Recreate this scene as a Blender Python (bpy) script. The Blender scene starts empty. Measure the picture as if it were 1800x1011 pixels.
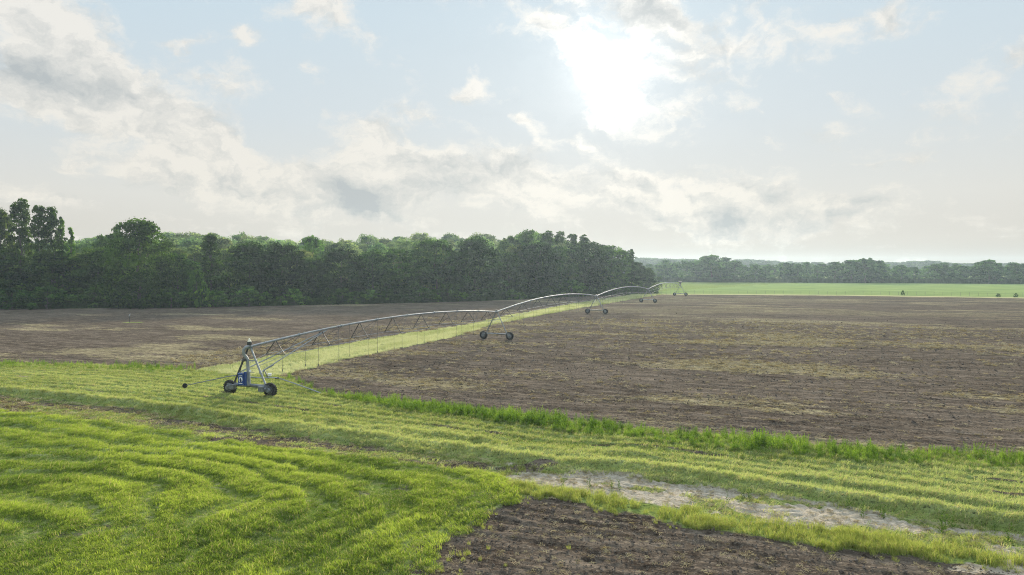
import bpy, math, random
import numpy as np
from mathutils import Vector, Matrix

rng = np.random.default_rng(7)
random.seed(7)
SC = bpy.context.scene
COL = SC.collection

# ------------------------------------------------------------------ camera model
CAM_H = 10.0
PITCH = math.radians(1.74)
FPX = 1201.0

def px_dir(px, py):
    u = (px - 900.0) / FPX
    v = (505.5 - py) / FPX
    d = np.array([u, math.cos(PITCH) + v * math.sin(PITCH), -math.sin(PITCH) + v * math.cos(PITCH)])
    return d / np.linalg.norm(d)

def ground(px, py, z=0.0):
    d = px_dir(px, py)
    k = (CAM_H - z) / -d[2]
    return np.array([d[0] * k, d[1] * k, z])

cam = bpy.data.cameras.new('camera')
cam.sensor_width = 36.0
cam.lens = 36.0 * FPX / 1800.0
cam.clip_end = 8000
cam.clip_start = 0.1
cam_o = bpy.data.objects.new('camera', cam)
COL.objects.link(cam_o)
cam_o.location = (0, 0, CAM_H)
cam_o.rotation_euler = (math.pi / 2 - PITCH, 0, 0)
SC.camera = cam_o

# ------------------------------------------------------------------ render settings
SC.render.engine = 'CYCLES'
cy = SC.cycles
cy.use_denoising = True
try:
    cy.denoiser = 'OPENIMAGEDENOISE'
    cy.denoising_prefilter = 'NONE'
except Exception:
    pass
cy.max_bounces = 5
cy.diffuse_bounces = 3
cy.glossy_bounces = 2
cy.transmission_bounces = 2
cy.transparent_max_bounces = 8
cy.volume_bounces = 0
cy.use_adaptive_sampling = False
cy.filter_width = 1.05
SC.view_settings.view_transform = 'Standard'
SC.view_settings.look = 'None'
SC.view_settings.exposure = 0.6
SC.view_settings.gamma = 1.0

# ------------------------------------------------------------------ sun + sky
SUN_DIR = px_dir(1062, 120)
SUN_EL = math.asin(SUN_DIR[2])
SUN_AZ = math.atan2(SUN_DIR[0], SUN_DIR[1])
sun = bpy.data.lights.new('sun', 'SUN')
sun.energy = 5.0
sun.angle = math.radians(3.0)
sun.color = (1.0, 0.90, 0.74)
sun_o = bpy.data.objects.new('sun', sun)
COL.objects.link(sun_o)
sun_o.rotation_euler = Vector((-SUN_DIR[0], -SUN_DIR[1], -SUN_DIR[2])).to_track_quat('-Z', 'Y').to_euler()
sun_o.location = (60, 200, 80)

W = bpy.data.worlds.new('World')
SC.world = W
W.use_nodes = True

class NT:
    """small helper to write node trees"""
    def __init__(self, tree):
        self.t = tree
    def n(self, typ, **kw):
        nd = self.t.nodes.new(typ)
        for k, v in kw.items():
            setattr(nd, k, v)
        return nd
    def link(self, a, b):
        self.t.links.new(a, b)
    def _in(self, sock, v):
        if v is None:
            return
        if isinstance(v, bpy.types.NodeSocket):
            self.t.links.new(v, sock)
        else:
            sock.default_value = v
    def math(self, op, a, b=None, c=None, clamp=False):
        nd = self.n('ShaderNodeMath', operation=op, use_clamp=clamp)
        self._in(nd.inputs[0], a); self._in(nd.inputs[1], b)
        if c is not None:
            self._in(nd.inputs[2], c)
        return nd.outputs[0]
    def vec(self, op, a, b=None, scale=None):
        nd = self.n('ShaderNodeVectorMath', operation=op)
        self._in(nd.inputs[0], a)
        if b is not None:
            self._in(nd.inputs[1], b)
        if scale is not None:
            self._in(nd.inputs['Scale'], scale)
        return nd.outputs['Value'] if op in ('DOT_PRODUCT', 'LENGTH', 'DISTANCE') else nd.outputs[0]
    def mix(self, f, a, b, mode='MIX', clampf=True):
        nd = self.n('ShaderNodeMix', data_type='RGBA', blend_type=mode)
        nd.clamp_factor = clampf
        self._in(nd.inputs[0], f)
        for s, v in ((nd.inputs[6], a), (nd.inputs[7], b)):
            if isinstance(v, tuple) and len(v) == 3:
                v = v + (1.0,)
            self._in(s, v)
        return nd.outputs[2]
    def noise(self, vec, scale, detail=3.0, rough=0.55, dist=0.0, lac=2.0):
        nd = self.n('ShaderNodeTexNoise')
        self._in(nd.inputs['Vector'], vec)
        nd.inputs['Scale'].default_value = scale
        nd.inputs['Detail'].default_value = detail
        nd.inputs['Roughness'].default_value = rough
        nd.inputs['Distortion'].default_value = dist
        nd.inputs['Lacunarity'].default_value = lac
        return nd.outputs['Fac']
    def noisec(self, vec, scale, detail=3.0, rough=0.55):
        nd = self.n('ShaderNodeTexNoise')
        self._in(nd.inputs['Vector'], vec)
        nd.inputs['Scale'].default_value = scale
        nd.inputs['Detail'].default_value = detail
        nd.inputs['Roughness'].default_value = rough
        return nd.outputs['Color']
    def smooth(self, v, a, b, lo=0.0, hi=1.0):
        nd = self.n('ShaderNodeMapRange', interpolation_type='SMOOTHSTEP')
        self._in(nd.inputs[0], v)
        nd.inputs[1].default_value = a; nd.inputs[2].default_value = b
        nd.inputs[3].default_value = lo; nd.inputs[4].default_value = hi
        return nd.outputs[0]
    def mapping(self, v, loc=(0, 0, 0), rot=(0, 0, 0), scale=(1, 1, 1), typ='POINT'):
        nd = self.n('ShaderNodeMapping', vector_type=typ)
        self._in(nd.inputs[0], v)
        nd.inputs[1].default_value = loc; nd.inputs[2].default_value = rot; nd.inputs[3].default_value = scale
        return nd.outputs[0]

def build_world():
    T = NT(W.node_tree)
    for nd in list(W.node_tree.nodes):
        W.node_tree.nodes.remove(nd)
    out = T.n('ShaderNodeOutputWorld')
    tc = T.n('ShaderNodeTexCoord')
    D = T.vec('NORMALIZE', tc.outputs['Generated'])
    sp = T.n('ShaderNodeSeparateXYZ'); T.link(D, sp.inputs[0])
    x, y, z = sp.outputs
    az = T.math('ARCTAN2', x, y)
    el = T.math('ARCSINE', z)
    cb = T.n('ShaderNodeCombineXYZ'); T.link(az, cb.inputs[0]); T.link(el, cb.inputs[1])
    AE = cb.outputs[0]
    # cloud-layer coordinates: direction projected on a high horizontal sheet
    zz = T.math('ADD', T.math('MAXIMUM', z, 0.0), 0.16)
    cc = T.n('ShaderNodeCombineXYZ')
    T.link(T.math('DIVIDE', x, zz), cc.inputs[0]); T.link(T.math('DIVIDE', y, zz), cc.inputs[1])
    P0 = cc.outputs[0]
    P = T.mapping(P0, rot=(0, 0, 0.5), scale=(1.0, 1.0, 1.0))
    warp = T.noisec(P, 1.3, 3.0)
    warp = T.vec('SUBTRACT', warp, (0.5, 0.5, 0.5))
    P = T.vec('ADD', P, T.vec('SCALE', warp, scale=0.35))
    n1 = T.noise(P, 2.3, 9.0, 0.58)
    toward = (math.sin(SUN_AZ) * 0.09, math.cos(SUN_AZ) * 0.0 + 0.03, 0)
    # second sample a little toward the sun, for the lit and shaded sides
    AEn = T.mapping(AE, scale=(1.0, 1.35, 1.0))
    warp2 = T.vec('SCALE', T.vec('SUBTRACT', T.noisec(AEn, 9.0, 6.0, .6), (0.5, 0.5, 0.5)), scale=0.13)
    AEw = T.vec('ADD', AEn, warp2)
    n2 = T.noise(AEw, 11.0, 10.0, 0.60)
    AEs = T.vec('ADD', AEw, (0.008, 0.022, 0.0))
    n3 = T.noise(AEs, 11.0, 10.0, 0.60)

    def blobs(lst):
        acc = None
        AEb = T.vec('ADD', AE, T.vec('SCALE', warp2, scale=0.8))
        for (bx, by, rx, ry, ang, amp) in lst:
            d = px_dir(bx, by)
            a = math.atan2(d[0], d[1]); e = math.asin(d[2])
            k = math.cos(a) ** 1.0
            m = T.mapping(AEb, loc=(a, e, 0), rot=(0, 0, -math.radians(ang)),
                          scale=(rx / FPX * 1.6 * k, ry / FPX * 1.6, 1.0), typ='TEXTURE')
            g = T.n('ShaderNodeTexGradient', gradient_type='QUADRATIC_SPHERE')
            T.link(m, g.inputs[0])
            acc = T.math('MULTIPLY', g.outputs['Fac'], amp) if acc is None else T.math('MULTIPLY_ADD', g.outputs['Fac'], amp, acc)
        return acc
    cover = blobs([
        (70, 30, 190, 75, 30, .9), (170, 140, 230, 75, 28, 1.0), (50, 160, 160, 60, 10, .8), (290, 215, 170, 55, 25, .9),
        (390, 265, 130, 50, 25, .7), (290, 310, 190, 40, 8, .65), (450, 330, 180, 45, 12, .75), (600, 330, 160, 60, 12, .9),
        (690, 280, 110, 65, 35, .9), (790, 305, 170, 60, 5, 1.15), (905, 305, 85, 50, 0, .95), (560, 345, 220, 40, 4, .5), (1080, 350, 160, 40, 0, .4), (650, 225, 60, 45, 45, .5),
        (822, 140, 45, 40, 35, .8), (922, 215, 40, 20, 10, .75), (340, 65, 42, 25, 0, .7), (430, 60, 48, 27, 15, .8),
        (570, 15, 170, 60, 20, .75), (540, 110, 60, 30, 20, .45), (960, 50, 170, 38, 24, .8), (1090, 140, 120, 75, 22, 1.0),
        (1160, 20, 130, 55, 12, .9), (1205, 120, 70, 60, 40, .55), (1180, 205, 90, 35, 20, .5), (1140, 310, 95, 38, 5, .9),
        (1250, 350, 200, 45, 5, .7), (1420, 370, 200, 35, 0, .75), (1350, 55, 90, 50, 45, .6), (1480, 60, 120, 55, 25, .65),
        (1570, 40, 60, 30, 40, .4), (1770, 110, 130, 45, -20, .5), (1460, 170, 70, 25, 15, .45), (1350, 265, 65, 20, 15, .5),
        (1010, 345, 250, 45, 0, .6), (1230, 400, 350, 35, 0, .45), (1000, 245, 60, 18, 8, .6), (130, 290, 90, 18, 18, .35),
        (760, 200, 90, 16, 20, .4), (1480, 283, 150, 5, -6, .3), (340, 128, 30, 14, 20, .4), (60, 340, 180, 16, 8, .35),
    ])
    grey = blobs([
        (110, 140, 150, 38, 14, .95), (20, 120, 80, 30, 5, .5), (830, 320, 85, 32, -22, 1.0), (720, 330, 90, 42, 25, .7),
        (625, 345, 90, 30, 12, .8), (470, 332, 70, 17, 12, .75), (300, 308, 100, 18, 12, .6), (1130, 318, 65, 24, 0, .8),
        (1190, 300, 50, 12, 20, .5), (1290, 385, 230, 26, 0, .75), (1480, 388, 130, 16, -4, .6), (1165, 22, 110, 36, 12, .85), (1235, 45, 50, 25, 30, .5), (1085, 5, 70, 18, 15, .5), (1230, 150, 60, 30, 50, .35),
        (920, 290, 28, 22, 0, .6), (790, 285, 60, 20, 10, .45), (920, 320, 40, 30, 60, .5), (560, 300, 50, 15, 20, .3),
        (230, 165, 100, 25, 25, .5), (660, 370, 160, 18, 10, .5), (1040, 345, 20, 14, 0, .4), (1330, 345, 90, 12, 10, .4),
    ])
    nn = T.math('MULTIPLY_ADD', n2, 0.62, T.math('MULTIPLY', n1, 0.38))
    dens = T.math('ADD', T.math('MULTIPLY', T.math('SUBTRACT', nn, 0.5), 5.5), T.math('MULTIPLY', cover, 1.55))
    mask = T.smooth(dens, 0.18, 1.02)
    lit = T.math('MULTIPLY_ADD', T.math('SUBTRACT', n2, n3), 5.0, 0.62)
    thick = T.smooth(dens, 0.6, 1.5)
    grey = T.math('MULTIPLY', grey, T.smooth(n2, .32, .62, .50, 1.1))
    gfac = T.math('MULTIPLY_ADD', grey, 1.0, T.math('MULTIPLY', T.math('SUBTRACT', 0.62, lit), 0.70))
    gfac = T.math('MULTIPLY_ADD', T.math('SUBTRACT', nn, 0.5), 1.2, gfac)
    gfac = T.math('ADD', gfac, 0.08, clamp=True)
    gfac = T.math('MULTIPLY', gfac, T.math('MULTIPLY_ADD', gfac, -0.14, 1.0))
    # sun glow through thin cloud
    cosT = T.vec('DOT_PRODUCT', D, tuple(float(v) for v in SUN_DIR))
    cosT = T.math('MAXIMUM', cosT, 0.0)
    g1 = T.math('POWER', cosT, 260.0)
    g2 = T.math('POWER', cosT, 34.0)
    g3 = T.math('POWER', cosT, 5.0)
    # clear-sky colour by elevation
    ramp = T.n('ShaderNodeValToRGB')
    T.link(T.math('DIVIDE', el, 1.5708, clamp=True), ramp.inputs[0])
    cr = ramp.color_ramp
    stops = [(0.0, (.235, .21, .17)), (0.022, (.355, .33, .285)), (0.06, (.40, .395, .365)), (0.13, (.345, .395, .425)), (0.22, (.30, .39, .455)),
             (0.30, (.25, .35, .44)), (0.5, (.55, .66, .78)), (1.0, (.85, .98, 1.10))]  # overhead stops, out of view, brightened to add light on the ground
    cr.elements[0].position = 0.0; cr.elements[0].color = stops[0][1] + (1,)
    cr.elements[1].position = 1.0; cr.elements[1].color = stops[-1][1] + (1,)
    for p, c in stops[1:-1]:
        e = cr.elements.new(p); e.color = c + (1,)
    sky = T.n('ShaderNodeTexSky'); sky.sky_type = 'NISHITA'; sky.sun_disc = False
    sky.sun_elevation = SUN_EL; sky.sun_rotation = SUN_AZ; sky.dust_density = 0.6; sky.altitude = 50
    nish = T.vec('MINIMUM', T.vec('SCALE', sky.outputs[0], scale=0.05), (0.07, 0.07, 0.07))
    clear = T.mix(1.0, ramp.outputs[0], nish, 'ADD')
    clear = T.mix(T.math('MULTIPLY', g3, 0.25), clear, (.54, .54, .52))
    white = T.mix(T.smooth(el, 0.02, 0.3), (.555, .53, .475), (.57, .555, .52))
    cloud = T.mix(gfac, white, (.275, .305, .32))
    col = T.mix(T.math('MULTIPLY', mask, 0.94), clear, cloud)
    g0 = T.math('POWER', cosT, 900.0)
    glow = T.math('ADD', T.math('MULTIPLY', g0, T.math('MULTIPLY_ADD', mask, 0.35, 0.20)), T.math('MULTIPLY', g1, T.math('MULTIPLY_ADD', mask, 0.15, 0.05)))
    glow = T.math('ADD', glow, T.math('MULTIPLY', T.math('POWER', cosT, 95.0), 0.04))
    glow = T.math('ADD', glow, T.math('MULTIPLY', g2, T.math('MULTIPLY_ADD', mask, 0.07, 0.03)))
    glow = T.math('MULTIPLY', glow, T.math('MULTIPLY_ADD', gfac, -0.5, 1.0))
    gl = T.mix(1.0, (1.0, .97, .90), glow, 'MULTIPLY')
    col = T.mix(1.0, col, gl, 'ADD')
    bg = T.n('ShaderNodeBackground')
    T.link(col, bg.inputs[0]); bg.inputs[1].default_value = 1.0
    T.link(bg.outputs[0], out.inputs[0])
build_world()
W.cycles.sampling_method = 'MANUAL'
W.cycles.sample_map_resolution = 512

# ------------------------------------------------------------------ numpy noise
def _hash(ix, iy, seed):
    with np.errstate(over='ignore'):
        h = ix.astype(np.int64).astype(np.uint32) * np.uint32(374761393) + iy.astype(np.int64).astype(np.uint32) * np.uint32(668265263) + np.uint32((seed * 362437 + 77) & 0xffffffff)
        h = (h ^ (h >> np.uint32(13))) * np.uint32(1274126177)
        h = h ^ (h >> np.uint32(16))
        h = h * np.uint32(2246822519)
        h = h ^ (h >> np.uint32(15))
    return (h & np.uint32(0xffffff)).astype(np.float64) / float(0xffffff)

def vnoise(x, y, seed=0):
    x = np.asarray(x, float); y = np.asarray(y, float)
    ix = np.floor(x); iy = np.floor(y)
    fx = x - ix; fy = y - iy
    fx = fx * fx * (3 - 2 * fx); fy = fy * fy * (3 - 2 * fy)
    a = _hash(ix, iy, seed); b = _hash(ix + 1, iy, seed); c = _hash(ix, iy + 1, seed); d = _hash(ix + 1, iy + 1, seed)
    return (a * (1 - fx) + b * fx) * (1 - fy) + (c * (1 - fx) + d * fx) * fy

def fbm(x, y, seed=0, octv=4, gain=0.5):
    s = 0; a = 1.0; t = 0
    for o in range(octv):
        s = s + a * vnoise(x * 2 ** o + 13.7 * o, y * 2 ** o - 7.1 * o, seed + o)
        t += a; a *= gain
    return s / t          # 0..1, mean about .5

def sstep(a, b, v):
    k = np.clip((v - a) / (b - a), 0, 1)
    return k * k * (3 - 2 * k)

# ------------------------------------------------------------------ land plan
UX, UY = 0.9395, -0.3426          # along the verge, down the rows
VX, VY = 0.3426, 0.9395           # along the irrigation boom, away from the track

def ts(x, y):
    return x * UX + y * UY, x * VX + y * VY
def xy(t, s):
    return t * UX + s * VX, t * UY + s * VY

def curve_s(pts):                 # s as a function of t
    q = []
    for p in pts:
        g = ground(*p); q.append(ts(g[0], g[1]))
    q.sort()
    a = np.array(q)
    return lambda t: np.interp(t, a[:, 0], a[:, 1])
def curve_t(pts):                 # t as a function of s
    q = []
    for p in pts:
        g = ground(*p); t, s = ts(g[0], g[1]); q.append((s, t))
    q.sort()
    a = np.array(q)
    return lambda s: np.interp(s, a[:, 0], a[:, 1])

fA = curve_s([(-700, 628), (0, 640), (200, 643), (300, 648), (420, 660), (500, 662), (560, 690), (620, 700), (800, 720), (1000, 744), (1200, 766), (1400, 784), (1600, 796), (1800, 808), (2500, 870)])
fP1 = curve_s([(-700, 655), (0, 695), (200, 716), (400, 748), (600, 777), (800, 806), (880, 822), (950, 829), (1100, 836), (1200, 850), (1350, 872), (1500, 896), (1800, 945), (2500, 1040)])
fP2 = curve_s([(-700, 672), (0, 724), (200, 745), (400, 775), (600, 801), (780, 825), (860, 836), (930, 853), (1050, 869), (1200, 894), (1350, 917), (1500, 941), (1650, 962), (1800, 985), (2500, 1090)])
fN = curve_s([(840, 870), (900, 872), (960, 876), (1100, 899), (1200, 919), (1300, 939), (1400, 955), (1500, 969), (1600, 981), (1700, 989), (1800, 1000), (2500, 1120)])
gM = curve_t([(925, 842), (900, 866), (868, 890), (830, 920), (790, 950), (750, 985), (725, 1011), (640, 1120), (590, 1250)])
gL = curve_t([(330, 652), (400, 642), (450, 632), (575, 611), (700, 590), (825, 571), (900, 555), (1000, 537), (1060, 527), (1110, 519.5)])
gR = curve_t([(480, 668), (500, 658), (600, 633), (700, 613), (800, 591), (870, 570), (1000, 545), (1100, 528), (1150, 519.5), (1165, 518)])
fF = curve_s([(-700, 552), (0, 543), (300, 541), (500, 537), (700, 533), (850, 529), (920, 525.5), (1000, 522), (1100, 518.5), (1150, 517.8), (1300, 518.4), (1500, 520), (1800, 524.5), (2300, 531)])
_g = ground(1150, 513); T_WOOD = ts(_g[0], _g[1])[0]
_g = ground(880, 825); T_SAND = ts(_g[0], _g[1])[0]
_g = ground(600, 690); T_WEED0 = ts(_g[0], _g[1])[0]
_g = ground(330, 650); T_WEED1 = ts(_g[0], _g[1])[0]

def smin(a, b, k):
    h = np.clip(0.5 + 0.5 * (b - a) / k, 0, 1)
    return b * (1 - h) + a * h - k * h * (1 - h)

LOOPS = [(ground(240, 838)[:2], 4.2, 3.2), (ground(60, 935)[:2], 3.0, 1.6), (ground(330, 930)[:2], 2.6, -1.6)]

def plan(x, y):
    """everything about the land at x, y: zone, height, soil, sand, dry, pale"""
    x = np.asarray(x, float); y = np.asarray(y, float)
    t, s = ts(x, y)
    w1 = (fbm(x * .45, y * .45, 3, 4) - .5)
    w2 = (fbm(x * 1.7, y * 1.7, 9, 3) - .5)
    far = sstep(60, 160, y)
    jA = s - (fA(t) + w1 * 1.2 + w2 * .5)
    jP1 = s - (fP1(t) + w1 * 1.1 + w2 * .5)
    jP2 = s - (fP2(t) + w1 * 1.0 + w2 * .5)
    jN = s - (fN(t) + w1 * 1.0 + w2 * .7)
    jM = t - (gM(s) + w1 * 2.2 + w2 * 1.5)
    jL = t - (gL(s) + w1 * 1.5)
    jR = t - (gR(s) + w1 * 1.8 + w2 * .8)
    jF = s - (fF(t) + w1 * .8)
    zone = np.zeros(x.shape, int)
    north = jF > 0
    field = (jA > 0) & ~north
    strip = field & (jL > 0) & (jR < 0)
    left = field & (jL <= 0)
    right = field & (jR >= 0)
    verge = (jA <= 0) & (jP1 > 0)
    track = (jP1 <= 0) & (jP2 > 0)
    south = jP2 <= 0
    meadow = south & (jM < 0)
    margin = south & (jM >= 0) & (jN > 0)
    near = south & (jM >= 0) & (jN <= 0)
    pasture = north & ((t > T_WOOD + (s - 283) * .35) | (s < 262) & (t > T_WOOD - 8)) & (s < 560)
    zone[north] = 0
    zone[pasture] = 1
    zone[right] = 2; zone[left] = 3; zone[strip] = 4; zone[verge] = 5; zone[track] = 6; zone[meadow] = 7; zone[margin] = 8; zone[near] = 9
    # swath pattern
    d1 = -jP2 + .35 * w2; d2 = -jM
    phi = smin(-(s - fP2(t)), -(t - gM(s)), 4.0) + 1.6 * w1
    for c, r, a in LOOPS:
        phi = phi + a * np.exp(-((x - c[0]) ** 2 * .45 + (y - c[1]) ** 2) / (r * r))
    brk = fbm(t * .35 + 31, s * .9, 21, 3)
    brk2 = fbm(x * .7 + 11, y * .7, 27, 3)
    rowk = sstep(-1.5, 2.0, (s - fP2(t)) * -1 + (t - gM(s)) * 1)        # 1 where the rows follow the edge of the tilled land
    swA = sstep(-1.0, .35, np.cos(phi * 2 * math.pi / 2.25 + (brk - .5) * 2.0))
    swB = sstep(-1.0, .4, np.cos(phi * 2 * math.pi / .80 + (brk - .5) * 3.0))
    swM = np.clip(swA * (1 - .5 * rowk) * (.55 + .45 * swB) + .5 * rowk * swB, 0, 1) * (.35 + .65 * sstep(.2, .6, brk2 + .1))
    seam = np.exp(-(((s - fP2(t)) - (t - gM(s)) - 1.2) / 1.0) ** 2) * sstep(.45, .6, fbm(x * .9, y * .9, 77, 3))
    vp = s - fP1(t)
    swV = (0.5 + 0.5 * np.cos((vp + .25 * np.sin(t * .07) + w1 * .5) * 2 * math.pi / 1.12)) ** 1.5 * sstep(.15, .55, fbm(t * .10, s * 1.1, 33, 4) + .10)
    bigrow = np.exp(-((vp - 1.0 - w1 * .5) / .55) ** 2) * (.45 + .8 * fbm(t * .22, s * .2, 41, 3))
    bigrow = bigrow + .55 * np.exp(-((vp - 3.1 - w1 * .6) / .5) ** 2) * sstep(.4, .6, fbm(t * .12, s * .1, 45, 2))
    # heights
    h = np.zeros_like(x)
    h = np.where(meadow, swM * .095 + (brk2 - .5) * .05, h)
    h = np.where(verge, swV * .13 + bigrow * .42 + w2 * .06, h)
    clod = .85 * fbm(x * 2.2 + (brk - .5) * 1.5, y * 3.4, 51, 4, .62) - .425
    fur = np.cos((s + .25 * (fbm(t * .15, s * .3, 57, 2) - .5) * 4) * 2 * math.pi / .78)
    soilh = clod * .22 + fur * .035 * sstep(.35, .65, fbm(t * .2, s * .25, 58, 2)) + (fbm(t * .18, s * .7, 59, 3) - .5) * .18
    h = np.where(near, soilh * .8 * sstep(0, 1.2, np.minimum(-jN, jM)) , h)
    h = np.where(right | left, soilh * .9, h)
    rip = np.cos((t * .83 + s * .55 + (fbm(x * .6, y * .6, 61, 3) - .5) * 3) * 2 * math.pi / .55)
    h = np.where(track, rip * .035 * sstep(T_SAND - 2, T_SAND + 3, t) + w2 * .07, h)
    h = np.where(margin, w2 * .08, h)
    h = np.where(pasture, 0.0, h)
    # colour weights
    ed = .45
    soil = np.clip(sstep(-ed, ed, jA) * (1 - sstep(-.8, .8, jF)) * np.maximum(1 - sstep(-.6, .6, jL), sstep(-.6, .6, jR)), 0, 1)
    soil = np.maximum(soil, sstep(-.5, .5, jM) * (1 - sstep(-.4, .4, jN)) * (jP2 < 0))
    onp = sstep(-.5, .3, jP2) * (1 - sstep(-.3, .5, jP1))
    sandk = sstep(T_SAND - 1.0, T_SAND + 1.5, t + w1 * 3)
    patch = sstep(.42, .62, fbm(t * .5, s * 1.4, 65, 4) + .10 - .20 * sstep(T_SAND + 8, T_SAND + 22, t))
    sand = onp * sandk * patch
    corner = np.exp(-(((x - ground(1770, 1000)[0]) / 2.2) ** 2 + ((y - ground(1770, 1000)[1]) / 1.0) ** 2))
    sand = np.maximum(sand, .8 * sstep(.5, .75, corner + w2 * .8))
    bare = onp * (1 - sandk) * sstep(.40, .62, fbm(t * .22, s * 1.3, 67, 4))
    soil = np.maximum(soil, bare * .85)
    dirt = np.exp(-(((x - ground(925, 825)[0]) / 1.7) ** 2 + ((y - ground(925, 825)[1]) / .55) ** 2)) + .8 * np.exp(-(((x - ground(460, 773)[0]) / 5) ** 2 + ((y - ground(460, 773)[1]) / .8) ** 2))
    soil = np.maximum(soil, sstep(.3, .6, dirt + w2 * .5)); sand = sand * (1 - sstep(.3, .6, dirt + w2 * .5))
    soil = np.maximum(soil, meadow * seam * .6)
    rut = np.exp(-((vp - 5.6 - w1 * .7) / .22) ** 2) + np.exp(-((vp - 7.5 - w1 * .7) / .22) ** 2) + .8 * np.exp(-((vp - 3.9 - w1 * .5) / .2) ** 2)
    soil = np.maximum(soil, verge * rut * .8 * sstep(.48, .62, fbm(t * .16, s * .4, 93, 3)))
    soil = np.maximum(soil, meadow * sstep(-2.2, .2, jM + w2 * 3) * sstep(.5, .62, fbm(x * .8, y * .8, 71, 3)))
    h = h + np.where(dirt > .3, (dirt - .3) * .25 * clod * 3, 0)
    # straw on the tilled land, dry clippings on the grass
    st = fbm(t * .045 + 3, s * .17, 81, 5, .6)
    straw = sstep(.44, .70, st) * 1.0
    st2 = np.exp(-((jA - 9 - 10 * (vnoise(t * .03, t * 0, 88) - .5)) / 3.5) ** 2) * sstep(.42, .6, fbm(t * .07, s * .25, 83, 4))
    straw = np.maximum(straw, st2)
    straw = np.maximum(straw, .75 * sstep(.5, .62, fbm(t * .03 + 9, s * .1, 85, 4)) * sstep(75, 130, y) * (jR > 0))
    straw = straw * (1 - .75 * near)
    dry = np.clip(onp * .8 + .5 * verge * sstep(.45, .65, fbm(t * .12, s * .5, 91, 4)), 0, 1)
    dry = np.where(strip, .35, dry)
    dry = np.where(meadow, .75 * (1 - swM), dry)
    edge = pasture * (1 - sstep(4, 10, jF))
    dry = np.maximum(dry, edge)
    # green ring round the post in the left field
    pg = ground(228, 567)
    ring = np.exp(-(((x - pg[0] - .6) / 2.0) ** 2 + ((y - pg[1]) / 1.2) ** 2))
    soil = soil * (1 - sstep(.4, .7, ring + w1))
    pale = np.where(verge, np.clip(swV * .6 + bigrow * .8, 0, 1), np.where(meadow, swM, np.where(strip, .75, .2)))
    return dict(t=t, s=s, zone=zone, h=h, soil=soil, sand=sand, straw=np.where(soil > .3, straw, dry), pale=pale, jA=jA, jP1=jP1, jP2=jP2,
                jN=jN, jM=jM, jL=jL, jR=jR, jF=jF, swM=swM, swV=swV, phi=phi, big=bigrow, seam=seam, brk2=brk2, ring=ring)

# ------------------------------------------------------------------ materials
def new_mat(name):
    m = bpy.data.materials.new(name); m.use_nodes = True
    for nd in list(m.node_tree.nodes):
        m.node_tree.nodes.remove(nd)
    T = NT(m.node_tree)
    out = T.n('ShaderNodeOutputMaterial')
    return m, T, out

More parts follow.
